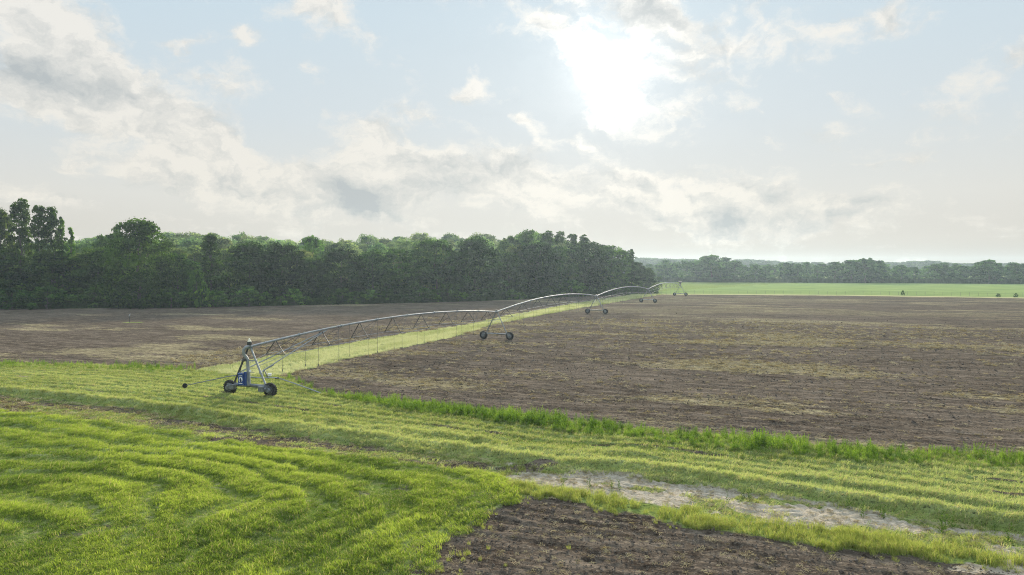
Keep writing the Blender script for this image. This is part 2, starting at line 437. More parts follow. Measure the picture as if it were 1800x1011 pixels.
def mat_land():
    m, T, out = new_mat('land')
    at = T.n('ShaderNodeAttribute', attribute_name='land')
    sp = T.n('ShaderNodeSeparateColor'); T.link(at.outputs['Color'], sp.inputs[0])
    soil, sand, straw = sp.outputs
    pale = at.outputs['Alpha']
    geo = T.n('ShaderNodeNewGeometry')
    P = T.mapping(geo.outputs['Position'], rot=(0, 0, math.radians(20)))      # x along the rows
    Ps = T.mapping(P, scale=(0.35, 1.0, 1.0))
    nA = T.noise(P, 7.0, 6.0, 0.7)
    nB = T.noise(Ps, 1.1, 6.0, 0.65)
    nC = T.noise(Ps, 0.11, 5.0, 0.6)
    nD = T.noise(Ps, 3.2, 5.0, 0.75)
    # soil
    sc = T.mix(T.smooth(nB, .35, .68), (.068, .052, .039), (.172, .138, .106))
    sc = T.mix(T.math('MULTIPLY', T.smooth(nC, .42, .66), .5), sc, (.185, .149, .116))
    sc = T.mix(T.smooth(nA, .54, .66), sc, (.25, .20, .15))
    nE = T.noise(P, 2.1, 3.0, .8)
    sc = T.mix(T.math('MULTIPLY', T.smooth(nE, .55, .72), .7), sc, (.23, .185, .135))
    sc = T.mix(T.math('MULTIPLY', T.smooth(nE, .46, .32), .8), sc, (.030, .023, .018))
    sc = T.mix(T.smooth(nA, .46, .32), sc, (.045, .035, .028))
    fl = T.math('ADD', T.math('MULTIPLY', nD, .72), T.math('MULTIPLY', nA, .28))
    thr = T.math('MULTIPLY_ADD', straw, -.23, .66)
    f = T.math('MULTIPLY', T.math('SUBTRACT', fl, thr), 11.0, clamp=True)
    strawc = T.mix(T.noise(P, .6, 3.0), (.27, .225, .13), (.38, .33, .19))
    sc = T.mix(T.math('MULTIPLY', f, .85), sc, strawc)
    nF = T.noise(T.mapping(P, scale=(.07, 1.0, 1.0)), 1.9, 4.0, .65)
    sc = T.mix(T.smooth(nF, .40, .64), T.mix(1.0, sc, (.72, .71, .70), 'MULTIPLY'), T.mix(1.0, sc, (1.18, 1.17, 1.15), 'MULTIPLY'))
    # grass-covered ground seen between the blades
    gc = T.mix(T.smooth(nB, .3, .7), (.12, .17, .030), (.26, .32, .08))
    gc = T.mix(T.math('MULTIPLY', pale, .65), gc, (.37, .39, .19))
    gc = T.mix(T.smooth(nA, .52, .30), gc, (.030, .038, .013))
    f2 = T.math('MULTIPLY', T.math('SUBTRACT', fl, T.math('MULTIPLY_ADD', straw, -.30, .70)), 8.0, clamp=True)
    gc = T.mix(T.math('MULTIPLY', f2, .8), gc, (.36, .31, .17))
    # sand
    sa = T.mix(T.smooth(nD, .3, .7), (.30, .255, .185), (.54, .47, .37))
    sa = T.mix(T.smooth(nA, .5, .3), sa, (.20, .17, .125))
    col = T.mix(T.smooth(T.math('ADD', soil, T.math('MULTIPLY_ADD', nA, .8, -.4)), .3, .7), gc, sc)
    col = T.mix(T.smooth(T.math('ADD', sand, T.math('MULTIPLY_ADD', nA, .9, -.45)), .3, .7), col, sa)
    bs = T.n('ShaderNodeBsdfDiffuse'); T.link(col, bs.inputs[0])
    hh = T.math('ADD', T.math('MULTIPLY', nA, .08), T.math('ADD', T.math('MULTIPLY', nD, .10), T.math('MULTIPLY', nB, .34)))
    bp = T.n('ShaderNodeBump'); bp.inputs['Strength'].default_value = 1.0; bp.inputs['Distance'].default_value = 1.0
    T.link(hh, bp.inputs['Height']); T.link(bp.outputs[0], bs.inputs['Normal'])
    T.link(bs.outputs[0], out.inputs[0])
    return m
LAND = mat_land()

def mat_pasture():
    m, T, out = new_mat('pasture')
    at = T.n('ShaderNodeAttribute', attribute_name='land')
    sp = T.n('ShaderNodeSeparateColor'); T.link(at.outputs['Color'], sp.inputs[0])
    geo = T.n('ShaderNodeNewGeometry')
    P = T.mapping(geo.outputs['Position'], rot=(0, 0, math.radians(20)), scale=(.3, 1, 1))
    n = T.noise(P, .18, 5.0, .6); n2 = T.noise(P, 1.6, 3.0, .6)
    c = T.mix(T.smooth(n, .35, .65), (.17, .23, .075), (.25, .31, .10))
    c = T.mix(T.math('MULTIPLY', T.smooth(n2, .5, .3), .35), c, (.06, .11, .03))
    c = T.mix(T.smooth(T.math('ADD', sp.outputs[2], T.math('MULTIPLY_ADD', n2, .6, -.3)), .3, .7), c, (.42, .37, .20))
    bs = T.n('ShaderNodeBsdfDiffuse'); T.link(c, bs.inputs[0])
    tr = T.n('ShaderNodeBsdfDiffuse'); T.link(c, tr.inputs[0])
    T.link(bs.outputs[0], out.inputs[0])
    return m
PASTURE = mat_pasture()

def mat_leafy(name, dark, lite, dry=None, trans=.5, var=.5, source='TINT', dryamt=.3):
    """thin leaves or blades: diffuse plus light coming through; colour varies per blade and per plant"""
    m, T, out = new_mat(name)
    geo = T.n('ShaderNodeNewGeometry')
    rnd = geo.outputs['Random Per Island']
    if source == 'TINT':
        at = T.n('ShaderNodeAttribute', attribute_name='tint', attribute_type='INSTANCER')
        tint = at.outputs['Fac']
    else:
        oi = T.n('ShaderNodeObjectInfo'); tint = oi.outputs['Random']
    if source == 'OBJ':
        ca = T.n('ShaderNodeAttribute', attribute_name='clump'); tint = ca.outputs['Fac']
    k = T.math('ADD', T.math('MULTIPLY', T.math('SUBTRACT', rnd, .5), var), tint, clamp=True)
    c = T.mix(k, dark, lite)
    if dry is not None:
        r2 = T.math('FRACT', T.math('MULTIPLY', rnd, 17.31))
        c = T.mix(T.smooth(r2, 1 - dryamt, 1.0 - dryamt * .4), c, dry)
    if source == 'OBJ':
        c = T.mix(1.0, c, oi.outputs['Color'], 'MULTIPLY')
    d = T.n('ShaderNodeBsdfDiffuse'); T.link(c, d.inputs[0])
    tr = T.n('ShaderNodeBsdfTranslucent')
    c2 = T.mix(1.0, c, (1.12, 1.1, .75), 'MULTIPLY'); T.link(c2, tr.inputs[0])
    mx = T.n('ShaderNodeMixShader'); mx.inputs[0].default_value = trans
    T.link(d.outputs[0], mx.inputs[1]); T.link(tr.outputs[0], mx.inputs[2])
    T.link(mx.outputs[0], out.inputs[0])
    return m

def mat_plain(name, col, rough=.6, metal=0.0, noise=.25, scale=6.0):
    m, T, out = new_mat(name)
    geo = T.n('ShaderNodeNewGeometry')
    n = T.noise(geo.outputs['Position'], scale, 4.0, .6)
    c = T.mix(T.smooth(n, .3, .7), tuple(v * (1 - noise) for v in col), tuple(min(1, v * (1 + noise)) for v in col))
    p = T.n('ShaderNodeBsdfPrincipled')
    T.link(c, p.inputs['Base Color']); p.inputs['Roughness'].default_value = rough; p.inputs['Metallic'].default_value = metal
    T.link(p.outputs[0], out.inputs[0])
    return m
STEEL = mat_plain('galvanised_steel', (.30, .315, .325), .62, .45, .15, 3.0)
STEELD = mat_plain('weathered_steel', (.20, .215, .225), .55, .6, .25, 5.0)
DARK = mat_plain('dark_steel', (.05, .05, .052), .6, .2, .3, 8.0)
RUBBER = mat_plain('rubber', (.018, .018, .018), .85, 0, .4, 12.0)
RIM = mat_plain('rim_metal', (.16, .165, .17), .5, .5, .2, 9.0)
HOSE = mat_plain('hose_plastic', (.09, .095, .095), .6, 0, .2, 5.0)
BLUE = mat_plain('blue_paint', (.010, .055, .24), .35, 0, .12, 8.0)
NAVY = mat_plain('navy_paint', (.006, .022, .10), .4, 0, .1, 8.0)
WHITE = mat_plain('white_paint', (.80, .80, .80), .45, 0, .05, 8.0)
AMBER = mat_plain('beacon_plastic', (.78, .72, .55), .3, 0, .08, 8.0)
BARK = mat_plain('bark', (.10, .085, .07), .9, 0, .35, 2.5)
WOOD = mat_plain('weathered_wood', (.16, .14, .12), .9, 0, .3, 4.0)

# ------------------------------------------------------------------ object helpers
def tag(o, label=None, cat=None, group=None, kind=None):
    if label: o['label'] = label
    if cat: o['category'] = cat
    if group: o['group'] = group
    if kind: o['kind'] = kind
    return o

def mesh_np(name, v, faces_flat, loop_start, mat, smooth=False):
    me = bpy.data.meshes.new(name)
    me.vertices.add(len(v)); me.vertices.foreach_set('co', np.asarray(v, np.float32).ravel())
    me.loops.add(len(faces_flat)); me.loops.foreach_set('vertex_index', np.asarray(faces_flat, np.int32))
    me.polygons.add(len(loop_start)); me.polygons.foreach_set('loop_start', np.asarray(loop_start, np.int32))
    if smooth:
        me.polygons.foreach_set('use_smooth', np.ones(len(loop_start), bool))
    me.update(calc_edges=True)
    if mat: me.materials.append(mat)
    return me

class MB:
    def __init__(self):
        self.v = []; self.f = []
    def add(self, vs, fs):
        b = len(self.v)
        self.v += [tuple(map(float, p)) for p in vs]
        self.f += [tuple(i + b for i in f) for f in fs]
    def tube(self, pts, r, n=8, cap=True):
        pts = [np.array(p, float) for p in pts]
        rs = r if isinstance(r, (list, tuple)) else [r] * len(pts)
        rings = []
        up = None
        for i, p in enumerate(pts):
            d = pts[min(i + 1, len(pts) - 1)] - pts[max(i - 1, 0)]
            d = d / (np.linalg.norm(d) + 1e-9)
            if up is None:
                a = np.array([0, 0, 1.0]) if abs(d[2]) < .9 else np.array([1.0, 0, 0])
            else:
                a = up
            e1 = np.cross(d, a); e1 /= np.linalg.norm(e1) + 1e-9
            e2 = np.cross(e1, d); up = e2
            rings.append([p + rs[i] * (math.cos(2 * math.pi * k / n) * e1 + math.sin(2 * math.pi * k / n) * e2) for k in range(n)])
        vs = [q for rg in rings for q in rg]
        fs = []
        for i in range(len(pts) - 1):
            for k in range(n):
                fs.append((i * n + k, i * n + (k + 1) % n, (i + 1) * n + (k + 1) % n, (i + 1) * n + k))
        if cap:
            fs.append(tuple(range(n))[::-1]); fs.append(tuple((len(pts) - 1) * n + k for k in range(n)))
        self.add(vs, fs)
    def box(self, c, size, ax=None):
        c = np.array(c, float)
        if ax is None: ax = np.eye(3)
        hx, hy, hz = np.array(size) / 2
        vs = []
        for sx, sy, sz in ((-1, -1, -1), (1, -1, -1), (1, 1, -1), (-1, 1, -1), (-1, -1, 1), (1, -1, 1), (1, 1, 1), (-1, 1, 1)):
            vs.append(c + ax[0] * sx * hx + ax[1] * sy * hy + ax[2] * sz * hz)
        self.add(vs, [(0, 3, 2, 1), (4, 5, 6, 7), (0, 1, 5, 4), (1, 2, 6, 5), (2, 3, 7, 6), (3, 0, 4, 7)])
    def lathe(self, prof, c, axis, n=24, closed=False):
        c = np.array(c, float); axis = np.array(axis, float); axis /= np.linalg.norm(axis)
        a = np.array([0, 0, 1.0]) if abs(axis[2]) < .9 else np.array([1.0, 0, 0])
        e1 = np.cross(axis, a); e1 /= np.linalg.norm(e1); e2 = np.cross(axis, e1)
        vs = []
        for (r, h) in prof:
            for k in range(n):
                th = 2 * math.pi * k / n
                vs.append(c + axis * h + r * (math.cos(th) * e1 + math.sin(th) * e2))
        fs = []
        m = len(prof)
        for i in range(m if closed else m - 1):
            j = (i + 1) % m
            for k in range(n):
                fs.append((i * n + k, i * n + (k + 1) % n, j * n + (k + 1) % n, j * n + k))
        if not closed:
            fs.append(tuple(range(n))[::-1]); fs.append(tuple((m - 1) * n + k for k in range(n)))
        self.add(vs, fs)
    def mesh(self, name, mat, smooth=False):
        me = bpy.data.meshes.new(name)
        me.from_pydata(self.v, [], self.f)
        me.materials.append(mat)
        if smooth:
            me.polygons.foreach_set('use_smooth', np.ones(len(me.polygons), bool))
            try:
                me.set_sharp_from_angle(angle=math.radians(40))
            except Exception:
                pass
        me.update()
        return me
    def build(self, name, mat, parent=None, smooth=True, loc=None):
        o = bpy.data.objects.new(name, self.mesh(name, mat, smooth))
        COL.objects.link(o)
        if parent is not None: o.parent = parent
        if loc is not None: o.location = loc
        return o

def empty(name, loc=(0, 0, 0), rz=0.0, parent=None):
    o = bpy.data.objects.new(name, None)
    o.empty_display_size = .5
    o.location = loc; o.rotation_euler = (0, 0, rz)
    COL.objects.link(o)
    if parent is not None: o.parent = parent
    return o

def inst(name, mesh, parent=None, loc=(0, 0, 0), rot=(0, 0, 0), scale=(1, 1, 1)):
    o = bpy.data.objects.new(name, mesh)
    o.location = loc; o.rotation_euler = rot; o.scale = scale
    COL.objects.link(o)
    if parent is not None: o.parent = parent
    return o

# ------------------------------------------------------------------ the land
ZONES = [('ground', LAND), ('pasture', PASTURE), ('tilled_field', LAND), ('tilled_field', LAND), ('grass_path', LAND), ('grass_verge', LAND),
         ('dirt_track', LAND), ('hay_meadow', LAND), ('grass_margin', LAND), ('tilled_field', LAND)]

def build_land():
    rs = [13.0]
    while rs[-1] < 1330:
        r = rs[-1]
        rs.append(r * (1.0030 if r < 45 else 1.0055 if r < 90 else 1.010 if r < 330 else 1.06))
    rs = np.array(rs)
    th = np.radians(np.arange(-60, 60.001, .19))
    R, TH = np.meshgrid(rs, th, indexing='ij')
    X = R * np.sin(TH); Y = R * np.cos(TH)
    nr, nc = X.shape
    pl = plan(X, Y)
    damp = 1 - sstep(70, 200, R) * .5
    Z = pl['h'] * damp
    Z = np.where(R > 330, 0, Z)
    co = np.stack([X, Y, Z], -1).reshape(-1, 3)
    land = np.stack([pl['soil'], pl['sand'], pl['straw'], pl['pale']], -1).reshape(-1, 4)
    idx = np.arange(nr * nc).reshape(nr, nc)
    q = np.stack([idx[:-1, :-1], idx[:-1, 1:], idx[1:, 1:], idx[1:, :-1]], -1).reshape(-1, 4)
    q = q[:, ::-1]
    fx = X.reshape(-1)[q].mean(1); fy = Y.reshape(-1)[q].mean(1)
    fz = plan(fx, fy)['zone']
    for k, (nm, mt) in enumerate(ZONES):
        sel = q[fz == k]
        if len(sel) == 0:
            continue
        used, inv = np.unique(sel.ravel(), return_inverse=True)
        v = co[used]; lc = land[used]; inv = inv.reshape(-1)
        if k == 0:       # the wide sheet under and behind everything
            b = len(v)
            v = np.vstack([v, [[-1400, -820, -.4], [1400, -820, -.4], [1400, 1420, -.4], [-1400, 1420, -.4]]])
            lc = np.vstack([lc, [[0, 0, 0, .2]] * 4])
            inv = np.concatenate([inv, [b, b + 1, b + 2, b + 3]])
        me = mesh_np(nm, v, inv, np.arange(0, len(inv), 4), mt, True)
        ca = me.color_attributes.new('land', 'FLOAT_COLOR', 'POINT')
        ca.data.foreach_set('color', lc.astype(np.float32).ravel())
        o = bpy.data.objects.new(nm, me); COL.objects.link(o)
        tag(o, kind='structure')
build_land()

# ------------------------------------------------------------------ scatter of grass and clods (stuff)
def scatter(name, pts, rot, scl, idx, tint, sources, label, cat):
    me = bpy.data.meshes.new(name)
    n = len(pts)
    me.vertices.add(n); me.vertices.foreach_set('co', np.asarray(pts, np.float32).ravel())
    for nm, typ, key, arr in (('rot', 'FLOAT_VECTOR', 'vector', rot), ('scl', 'FLOAT_VECTOR', 'vector', scl), ('idx', 'INT', 'value', idx), ('tint', 'FLOAT', 'value', tint)):
        a = me.attributes.new(nm, typ, 'POINT')
        a.data.foreach_set(key, np.asarray(arr, np.int32 if typ == 'INT' else np.float32).ravel())
    o = bpy.data.objects.new(name, me); COL.objects.link(o)
    coll = bpy.data.collections.new(name + '_kinds')
    for i, s in enumerate(sources):
        so = bpy.data.objects.new('%s_kind_%02d' % (name, i), s); coll.objects.link(so)
    ng = bpy.data.node_groups.new(name, 'GeometryNodeTree')
    ng.interface.new_socket(name='Geometry', in_out='INPUT', socket_type='NodeSocketGeometry')
    ng.interface.new_socket(name='Geometry', in_out='OUTPUT', socket_type='NodeSocketGeometry')
    N = ng.nodes; L = ng.links
    gi = N.new('NodeGroupInput'); go = N.new('NodeGroupOutput')
    ip = N.new('GeometryNodeInstanceOnPoints')
    ci = N.new('GeometryNodeCollectionInfo'); ci.inputs['Collection'].default_value = coll
    ci.inputs['Separate Children'].default_value = True; ci.inputs['Reset Children'].default_value = True
    def attr(nm, dt):
        a = N.new('GeometryNodeInputNamedAttribute'); a.data_type = dt; a.inputs['Name'].default_value = nm
        return a.outputs['Attribute']
    e2r = N.new('FunctionNodeEulerToRotation')
    L.new(attr('rot', 'FLOAT_VECTOR'), e2r.inputs[0])
    L.new(gi.outputs[0], ip.inputs['Points'])
    L.new(ci.outputs[0], ip.inputs['Instance'])
    ip.inputs['Pick Instance'].default_value = True
    L.new(attr('idx', 'INT'), ip.inputs['Instance Index'])
    L.new(e2r.outputs[0], ip.inputs['Rotation'])
    L.new(attr('scl', 'FLOAT_VECTOR'), ip.inputs['Scale'])
    L.new(ip.outputs[0], go.inputs[0])
    md = o.modifiers.new('scatter', 'NODES'); md.node_group = ng
    tag(o, label, cat, kind='stuff')
    return o

def tuft(seed, nbl, rad, h0, h1, w, lean, mat, curl=.5, comb=0.0):
    r = np.random.default_rng(seed)
    V = []; F = []; S = []
    for i in range(nbl):
        a = r.uniform(0, 2 * math.pi); q = rad * math.sqrt(r.uniform())
        bx, by = q * math.cos(a), q * math.sin(a)
        h = r.uniform(h0, h1)
        d = r.uniform(0, 2 * math.pi); ln = h * lean * r.uniform(.3, 1.3)
        dx, dy = math.cos(d) * ln * (1 - comb * .6) + comb * h * lean, math.sin(d) * ln * (1 - comb * .6)
        f = r.uniform(0, 2 * math.pi); wx, wy = math.cos(f) * w / 2, math.sin(f) * w / 2
        k = len(V)
        V += [(bx - wx, by - wy, -.03), (bx + wx, by + wy, -.03),
              (bx + dx * .4 + wx * .8, by + dy * .4 + wy * .8, h * .6), (bx + dx * .4 - wx * .8, by + dy * .4 - wy * .8, h * .6),
              (bx + dx, by + dy, h * (1 - curl * .25 * r.uniform()))]
        S.append(len(F)); F += [k, k + 1, k + 2, k + 3]
        S.append(len(F)); F += [k + 3, k + 2, k + 4]
    return mesh_np('tuft', V, F, S, mat)

def weed_stem(seed, nst, rad, h0, h1, lw, ll, mat):
    """leafy upright stems"""
    r = np.random.default_rng(seed)
    V = []; F = []; S = []
    def tri(*p):
        k = len(V); V.extend(p); S.append(len(F)); F.extend(range(k, k + len(p)))
    for i in range(nst):
        a = r.uniform(0, 2 * math.pi); q = rad * math.sqrt(r.uniform())
        bx, by = q * math.cos(a), q * math.sin(a); h = r.uniform(h0, h1)
        tx, ty = r.normal(0, .08) * h, r.normal(0, .08) * h
        w = .008
        for f in (0, 1.57):
            cx, sx = math.cos(f) * w, math.sin(f) * w
            tri((bx - cx, by - sx, -.05), (bx + cx, by + sx, -.05), (bx + tx + cx * .5, by + ty + sx * .5, h), (bx + tx - cx * .5, by + ty - sx * .5, h))
        nl = int(h / .05)
        for j in range(nl):
            z = h * (j + .6) / nl
            d = r.uniform(0, 2 * math.pi); L = ll * (1.15 - .6 * z / h) * r.uniform(.7, 1.3)
            px, py = bx + tx * z / h, by + ty * z / h
            ex, ey, ez = px + math.cos(d) * L, py + math.sin(d) * L, z + L * r.uniform(.2, .9)
            nx, ny = -math.sin(d) * lw / 2, math.cos(d) * lw / 2
            mx, my, mz = (px + ex) / 2, (py + ey) / 2, (z + ez) / 2 + L * .1
            tri((px, py, z), (mx + nx, my + ny, mz), (ex, ey, ez), (mx - nx, my - ny, mz))
    return mesh_np('stem', V, F, S, mat)

def clod(seed, mat):
    import bmesh
    r = random.Random(seed)
    bm = bmesh.new(); bmesh.ops.create_icosphere(bm, subdivisions=2, radius=.5)
    for v in bm.verts:
        n = v.co.normalized()
        k = .75 + .35 * math.sin(n.x * 5 + seed) * math.sin(n.y * 4.3 + seed * 2) + r.uniform(-.14, .14)
        v.co = v.co * k; v.co.z *= .72
    me = bpy.data.meshes.new('clod'); bm.to_mesh(me); bm.free(); me.materials.append(mat)
    return me

def straw_bit(seed, mat, n=14):
    r = np.random.default_rng(seed); V = []; F = []; S = []
    for i in range(n):
        a = r.uniform(0, math.pi); L = r.uniform(.05, .16); w = .012
        cx, cy = r.normal(0, .13), r.normal(0, .13)
        dz = r.uniform(-.05, .09)
        dx, dy = math.cos(a) * L, math.sin(a) * L; nx, ny = -math.sin(a) * w, math.cos(a) * w
        k = len(V); z = r.uniform(.01, .06)
        V += [(cx - dx - nx, cy - dy - ny, z), (cx + dx - nx, cy + dy - ny, z + dz), (cx + dx + nx, cy + dy + ny, z + dz + .01), (cx - dx + nx, cy - dy + ny, z + .01)]
        S.append(len(F)); F += [k, k + 1, k + 2, k + 3]
    return mesh_np('straw_bit', V, F, S, mat)

def cand(pxpoly_bounds, dens, wedge=50):
    """random points in a rectangle of the t,s plane, kept inside the wedge the land is fine in"""
    t0, t1, s0, s1 = pxpoly_bounds
    n = int((t1 - t0) * (s1 - s0) * dens)
    t = rng.uniform(t0, t1, n); s = rng.uniform(s0, s1, n)
    x, y = xy(t, s)
    ok = (np.abs(np.arctan2(x, y)) < math.radians(wedge)) & (np.hypot(x, y) > 17)
    return x[ok], y[ok]

def euler_rand(n, tilt=.12):
    return np.stack([rng.normal(0, tilt, n), rng.normal(0, tilt, n), rng.uniform(0, 2 * math.pi, n)], -1)

def hgt(x, y):
    p = plan(x, y)
    return p

G_MEADOW = mat_leafy('meadow_grass', (.125, .21, .030), (.41, .51, .085), (.44, .40, .20), .5, .5, dryamt=.16)
G_VERGE = mat_leafy('mown_grass', (.18, .25, .045), (.46, .53, .20), (.52, .45, .25), .45, .5, dryamt=.30)
G_STRIP = mat_leafy('pale_grass', (.31, .36, .15), (.56, .58, .36), (.56, .53, .37), .45, .5, dryamt=.25)
G_WEED = mat_leafy('weed_leaf', (.07, .16, .020), (.32, .46, .065), None, .5, .5)
G_YELLOW = mat_leafy('yellow_grass', (.18, .24, .040), (.42, .47, .13), (.48, .41, .19), .5, .5, dryamt=.2)
G_STRAW = mat_leafy('straw', (.22, .17, .09), (.48, .40, .24), None, .3, .6)
G_UNDER = mat_leafy('undergrowth_leaf', (.022, .050, .014), (.075, .135, .030), None, .4, .6)

def mat_clod():
    m, T, out = new_mat('clod_soil')
    at = T.n('ShaderNodeAttribute', attribute_name='tint', attribute_type='INSTANCER')
    geo = T.n('ShaderNodeNewGeometry')
    n = T.noise(geo.outputs['Position'], 22.0, 3.0)
    c = T.mix(at.outputs['Fac'], (.085, .067, .055), (.23, .19, .155))
    c = T.mix(T.smooth(n, .5, .75), c, (.22, .18, .14))
    d = T.n('ShaderNodeBsdfDiffuse'); T.link(c, d.inputs[0]); T.link(d.outputs[0], out.inputs[0])
    return m
CLODM = mat_clod()

def bounds(pxs):
    q = np.array([ts(*ground(*p)[:2]) for p in pxs])
    return q[:, 0].min() - 1, q[:, 0].max() + 1, q[:, 1].min() - 1, q[:, 1].max() + 1

def make_scatter():
    # hay meadow
    src = [tuft(i, 46, .28, .06, .15, .013, 1.5, G_MEADOW, comb=.7) for i in range(4)] + [tuft(10 + i, 34, .24, .12, .27, .013, 1.0, G_MEADOW, comb=.6) for i in range(4)]
    x, y = cand((-75, 6, 10, 62), 78)
    k = (y < 64) ; x, y = x[k], y[k]
    p = plan(x, y)
    keep = (p['zone'] == 7) & (rng.uniform(0, 1, len(x)) < (1 - .93 * p['soil']) * (.30 + .62 * p['swM']) * np.where(np.hypot(x, y) > 40, .5, 1))
    x, y = x[keep], y[keep]; p = {a: b[keep] for a, b in p.items()}
    n = len(x); lush = fbm(x * .28, y * .28, 101, 3); lush2 = fbm(x * .9, y * .9, 103, 3)
    tall = (rng.uniform(0, 1, n) < .05 + .35 * sstep(.5, .75, lush2)) & (p['swM'] > .25)
    idx = np.where(tall, rng.integers(4, 8, n), rng.integers(0, 4, n))
    sc = rng.uniform(.7, 1.2, n) * (.72 + .4 * p['swM'])
    tint = np.clip(-.02 + .9 * sstep(.28, .72, lush) * .75 + .45 * (p['swM'] - .35) + rng.normal(0, .12, n), 0, 1)
    e = .15
    gx = plan(x + e, y)['phi'] - plan(x - e, y)['phi']; gy = plan(x, y + e)['phi'] - plan(x, y - e)['phi']
    er = euler_rand(n, .18); er[:, 2] = np.arctan2(gy, gx) + math.pi / 2 + rng.normal(0, .6, n)
    scatter('meadow_grass', np.stack([x, y, p['h']], -1), er, np.stack([sc, sc, sc], -1), idx, tint, src,
            'lush cut green grass lying in curved swaths on the near meadow', 'grass')
    print('meadow', n)
    # mown verge
    src = [tuft(20 + i, 36, .27, .04, .11, .014, 1.8, G_VERGE, comb=.6) for i in range(5)] + [tuft(30 + i, 30, .22, .10, .22, .014, 1.1, G_VERGE, comb=.4) for i in range(3)]
    x, y = cand((-95, 30, 24, 60), 42)
    p = plan(x, y); rr = np.hypot(x, y)
    bare = (p['zone'] == 6) * (1 - np.maximum(p['soil'] * .9, p['sand'])) * .35
    pr = np.where(p['zone'] == 5, (.20 + .62 * p['swV'] + .45 * p['big']) * (1 - .85 * p['soil']), bare) * np.where(rr > 55, .6, 1)
    keep = rng.uniform(0, 1, len(x)) < pr
    x, y = x[keep], y[keep]; p = {a: b[keep] for a, b in p.items()}
    n = len(x)
    tallk = rng.uniform(0, 1, n) < .12 + .35 * sstep(-6, -1.0, p['jA']) + .4 * p['big']
    idx = np.where(tallk, rng.integers(5, 8, n), rng.integers(0, 5, n))
    sc = rng.uniform(.75, 1.3, n)
    lush = fbm(p['t'] * .1, p['s'] * .45, 111, 4)
    tint = np.clip(.10 + .75 * sstep(.3, .7, lush) * .8 + .25 * p['big'] + .35 * p['swV'] - .25 * sstep(-5, -1, p['jA']) + rng.normal(0, .12, n), 0, 1)
    er = euler_rand(n, .2); er[:, 2] = math.atan2(UY, UX) + rng.normal(0, .5, n)
    scatter('mown_grass', np.stack([x, y, p['h']], -1), er, np.stack([sc, sc, sc], -1), idx, tint, src,
            'yellowish mown grass in straight rows along the verge', 'grass')
    print('verge', n)
    # tall weeds along the field edge
    src = [weed_stem(40 + i, 5, .22, .45, .95, .045, .16, G_WEED) for i in range(4)] + [tuft(50 + i, 34, .24, .3, .65, .018, .5, G_WEED) for i in range(3)]
    x, y = cand((-95, 32, 36, 62), 17)
    p = plan(x, y)
    w = np.where(p['t'] > T_WEED0, np.interp(p['t'], [T_WEED0, T_WEED0 + 4, T_WEED0 + 12, 20], [.6, 1.5, 2.5, 3.0]), np.where(p['t'] < T_WEED1, 3.2, .0))
    dd = -p['jA']
    keep = (dd < w) & (dd > -.25) & (p['zone'] != 4)
    keep &= rng.uniform(0, 1, len(x)) < np.where(p['t'] < T_WEED1, .35, 1.0) * (.25 + sstep(.3, .55, fbm(x * .5, y * .5, 121, 3)))
    x, y = x[keep], y[keep]; p = {a: b[keep] for a, b in p.items()}; n = len(x)
    hk = .78 * (.45 + .95 * fbm(p['t'] * .25, p['s'] * .2, 123, 3)) * np.where(p['t'] < T_WEED1, .72, 1.0) * (1 - .45 * sstep(1.2, 3.5, -p['jA']))
    idx = np.where(rng.uniform(0, 1, n) < .55, rng.integers(0, 4, n), rng.integers(4, 7, n))
    tint = np.clip(fbm(x * .4, y * .4, 125, 3) * 1.0 + rng.normal(0, .15, n), 0, 1)
    sc = rng.uniform(.8, 1.15, n) * hk
    scatter('weeds', np.stack([x, y, p['h']], -1), euler_rand(n, .08), np.stack([sc * 1.05, sc * 1.05, sc], -1), idx, tint, src,
            'band of tall bright green weeds along the edge of the tilled field', 'weeds')
    print('weeds', n)
    # yellow margin between the sand and the near tilled field
    src = [tuft(60 + i, 34, .17, .16, .42, .012, .6, G_YELLOW) for i in range(6)]
    x, y = cand((-16, 32, 12, 40), 60)
    p = plan(x, y)
    dens = fbm(x * .8, y * .8, 131, 3)
    inm = (p['zone'] == 8) * (.35 + .9 * sstep(.35, .6, dens)) + (p['zone'] == 6) * (p['t'] > T_SAND - 2) * (1 - p['sand']) * .45 * sstep(.4, .6, dens) + (p['zone'] == 9) * (p['jN'] > -.5) * .12 + (p['zone'] == 9) * np.exp(-p['jM'] / .9) * .22 * sstep(.45, .6, dens)
    keep = rng.uniform(0, 1, len(x)) < inm * (.3 + .7 * sstep(.38, .52, fbm(x * .35 + 5, y * .35, 137, 3)))
    x, y = x[keep], y[keep]; p = {a: b[keep] for a, b in p.items()}; n = len(x)
    sc = rng.uniform(.6, 1.2, n) * np.where(p['zone'] == 8, .88, .5) * (.7 + .6 * fbm(x * .8, y * .8, 131, 3))
    tint = np.clip(.25 + .6 * fbm(x * .5, y * .5, 133, 3) + rng.normal(0, .15, n), 0, 1)
    scatter('yellow_grass', np.stack([x, y, p['h']], -1), euler_rand(n, .15), np.stack([sc, sc, sc], -1), rng.integers(0, 6, n), tint, src,
            'yellow green grass strip between pale sand and dark tilled soil', 'grass')
    print('yellow', n)
    # strip under the boom
    src = [tuft(70 + i, 26, .26, .08, .2, .022, 1.1, G_STRIP) for i in range(5)]
    x, y = cand((-75, -30, 45, 262), 11, 48)
    p = plan(x, y); rr = np.hypot(x, y)
    keep = (p['zone'] == 4) & (rng.uniform(0, 1, len(x)) < np.clip(90 / rr, .2, 1))
    x, y = x[keep], y[keep]; p = {a: b[keep] for a, b in p.items()}; n = len(x); rr = np.hypot(x, y)
    sc = rng.uniform(.8, 1.3, n) * np.clip(rr / 90, 1, 2.0)
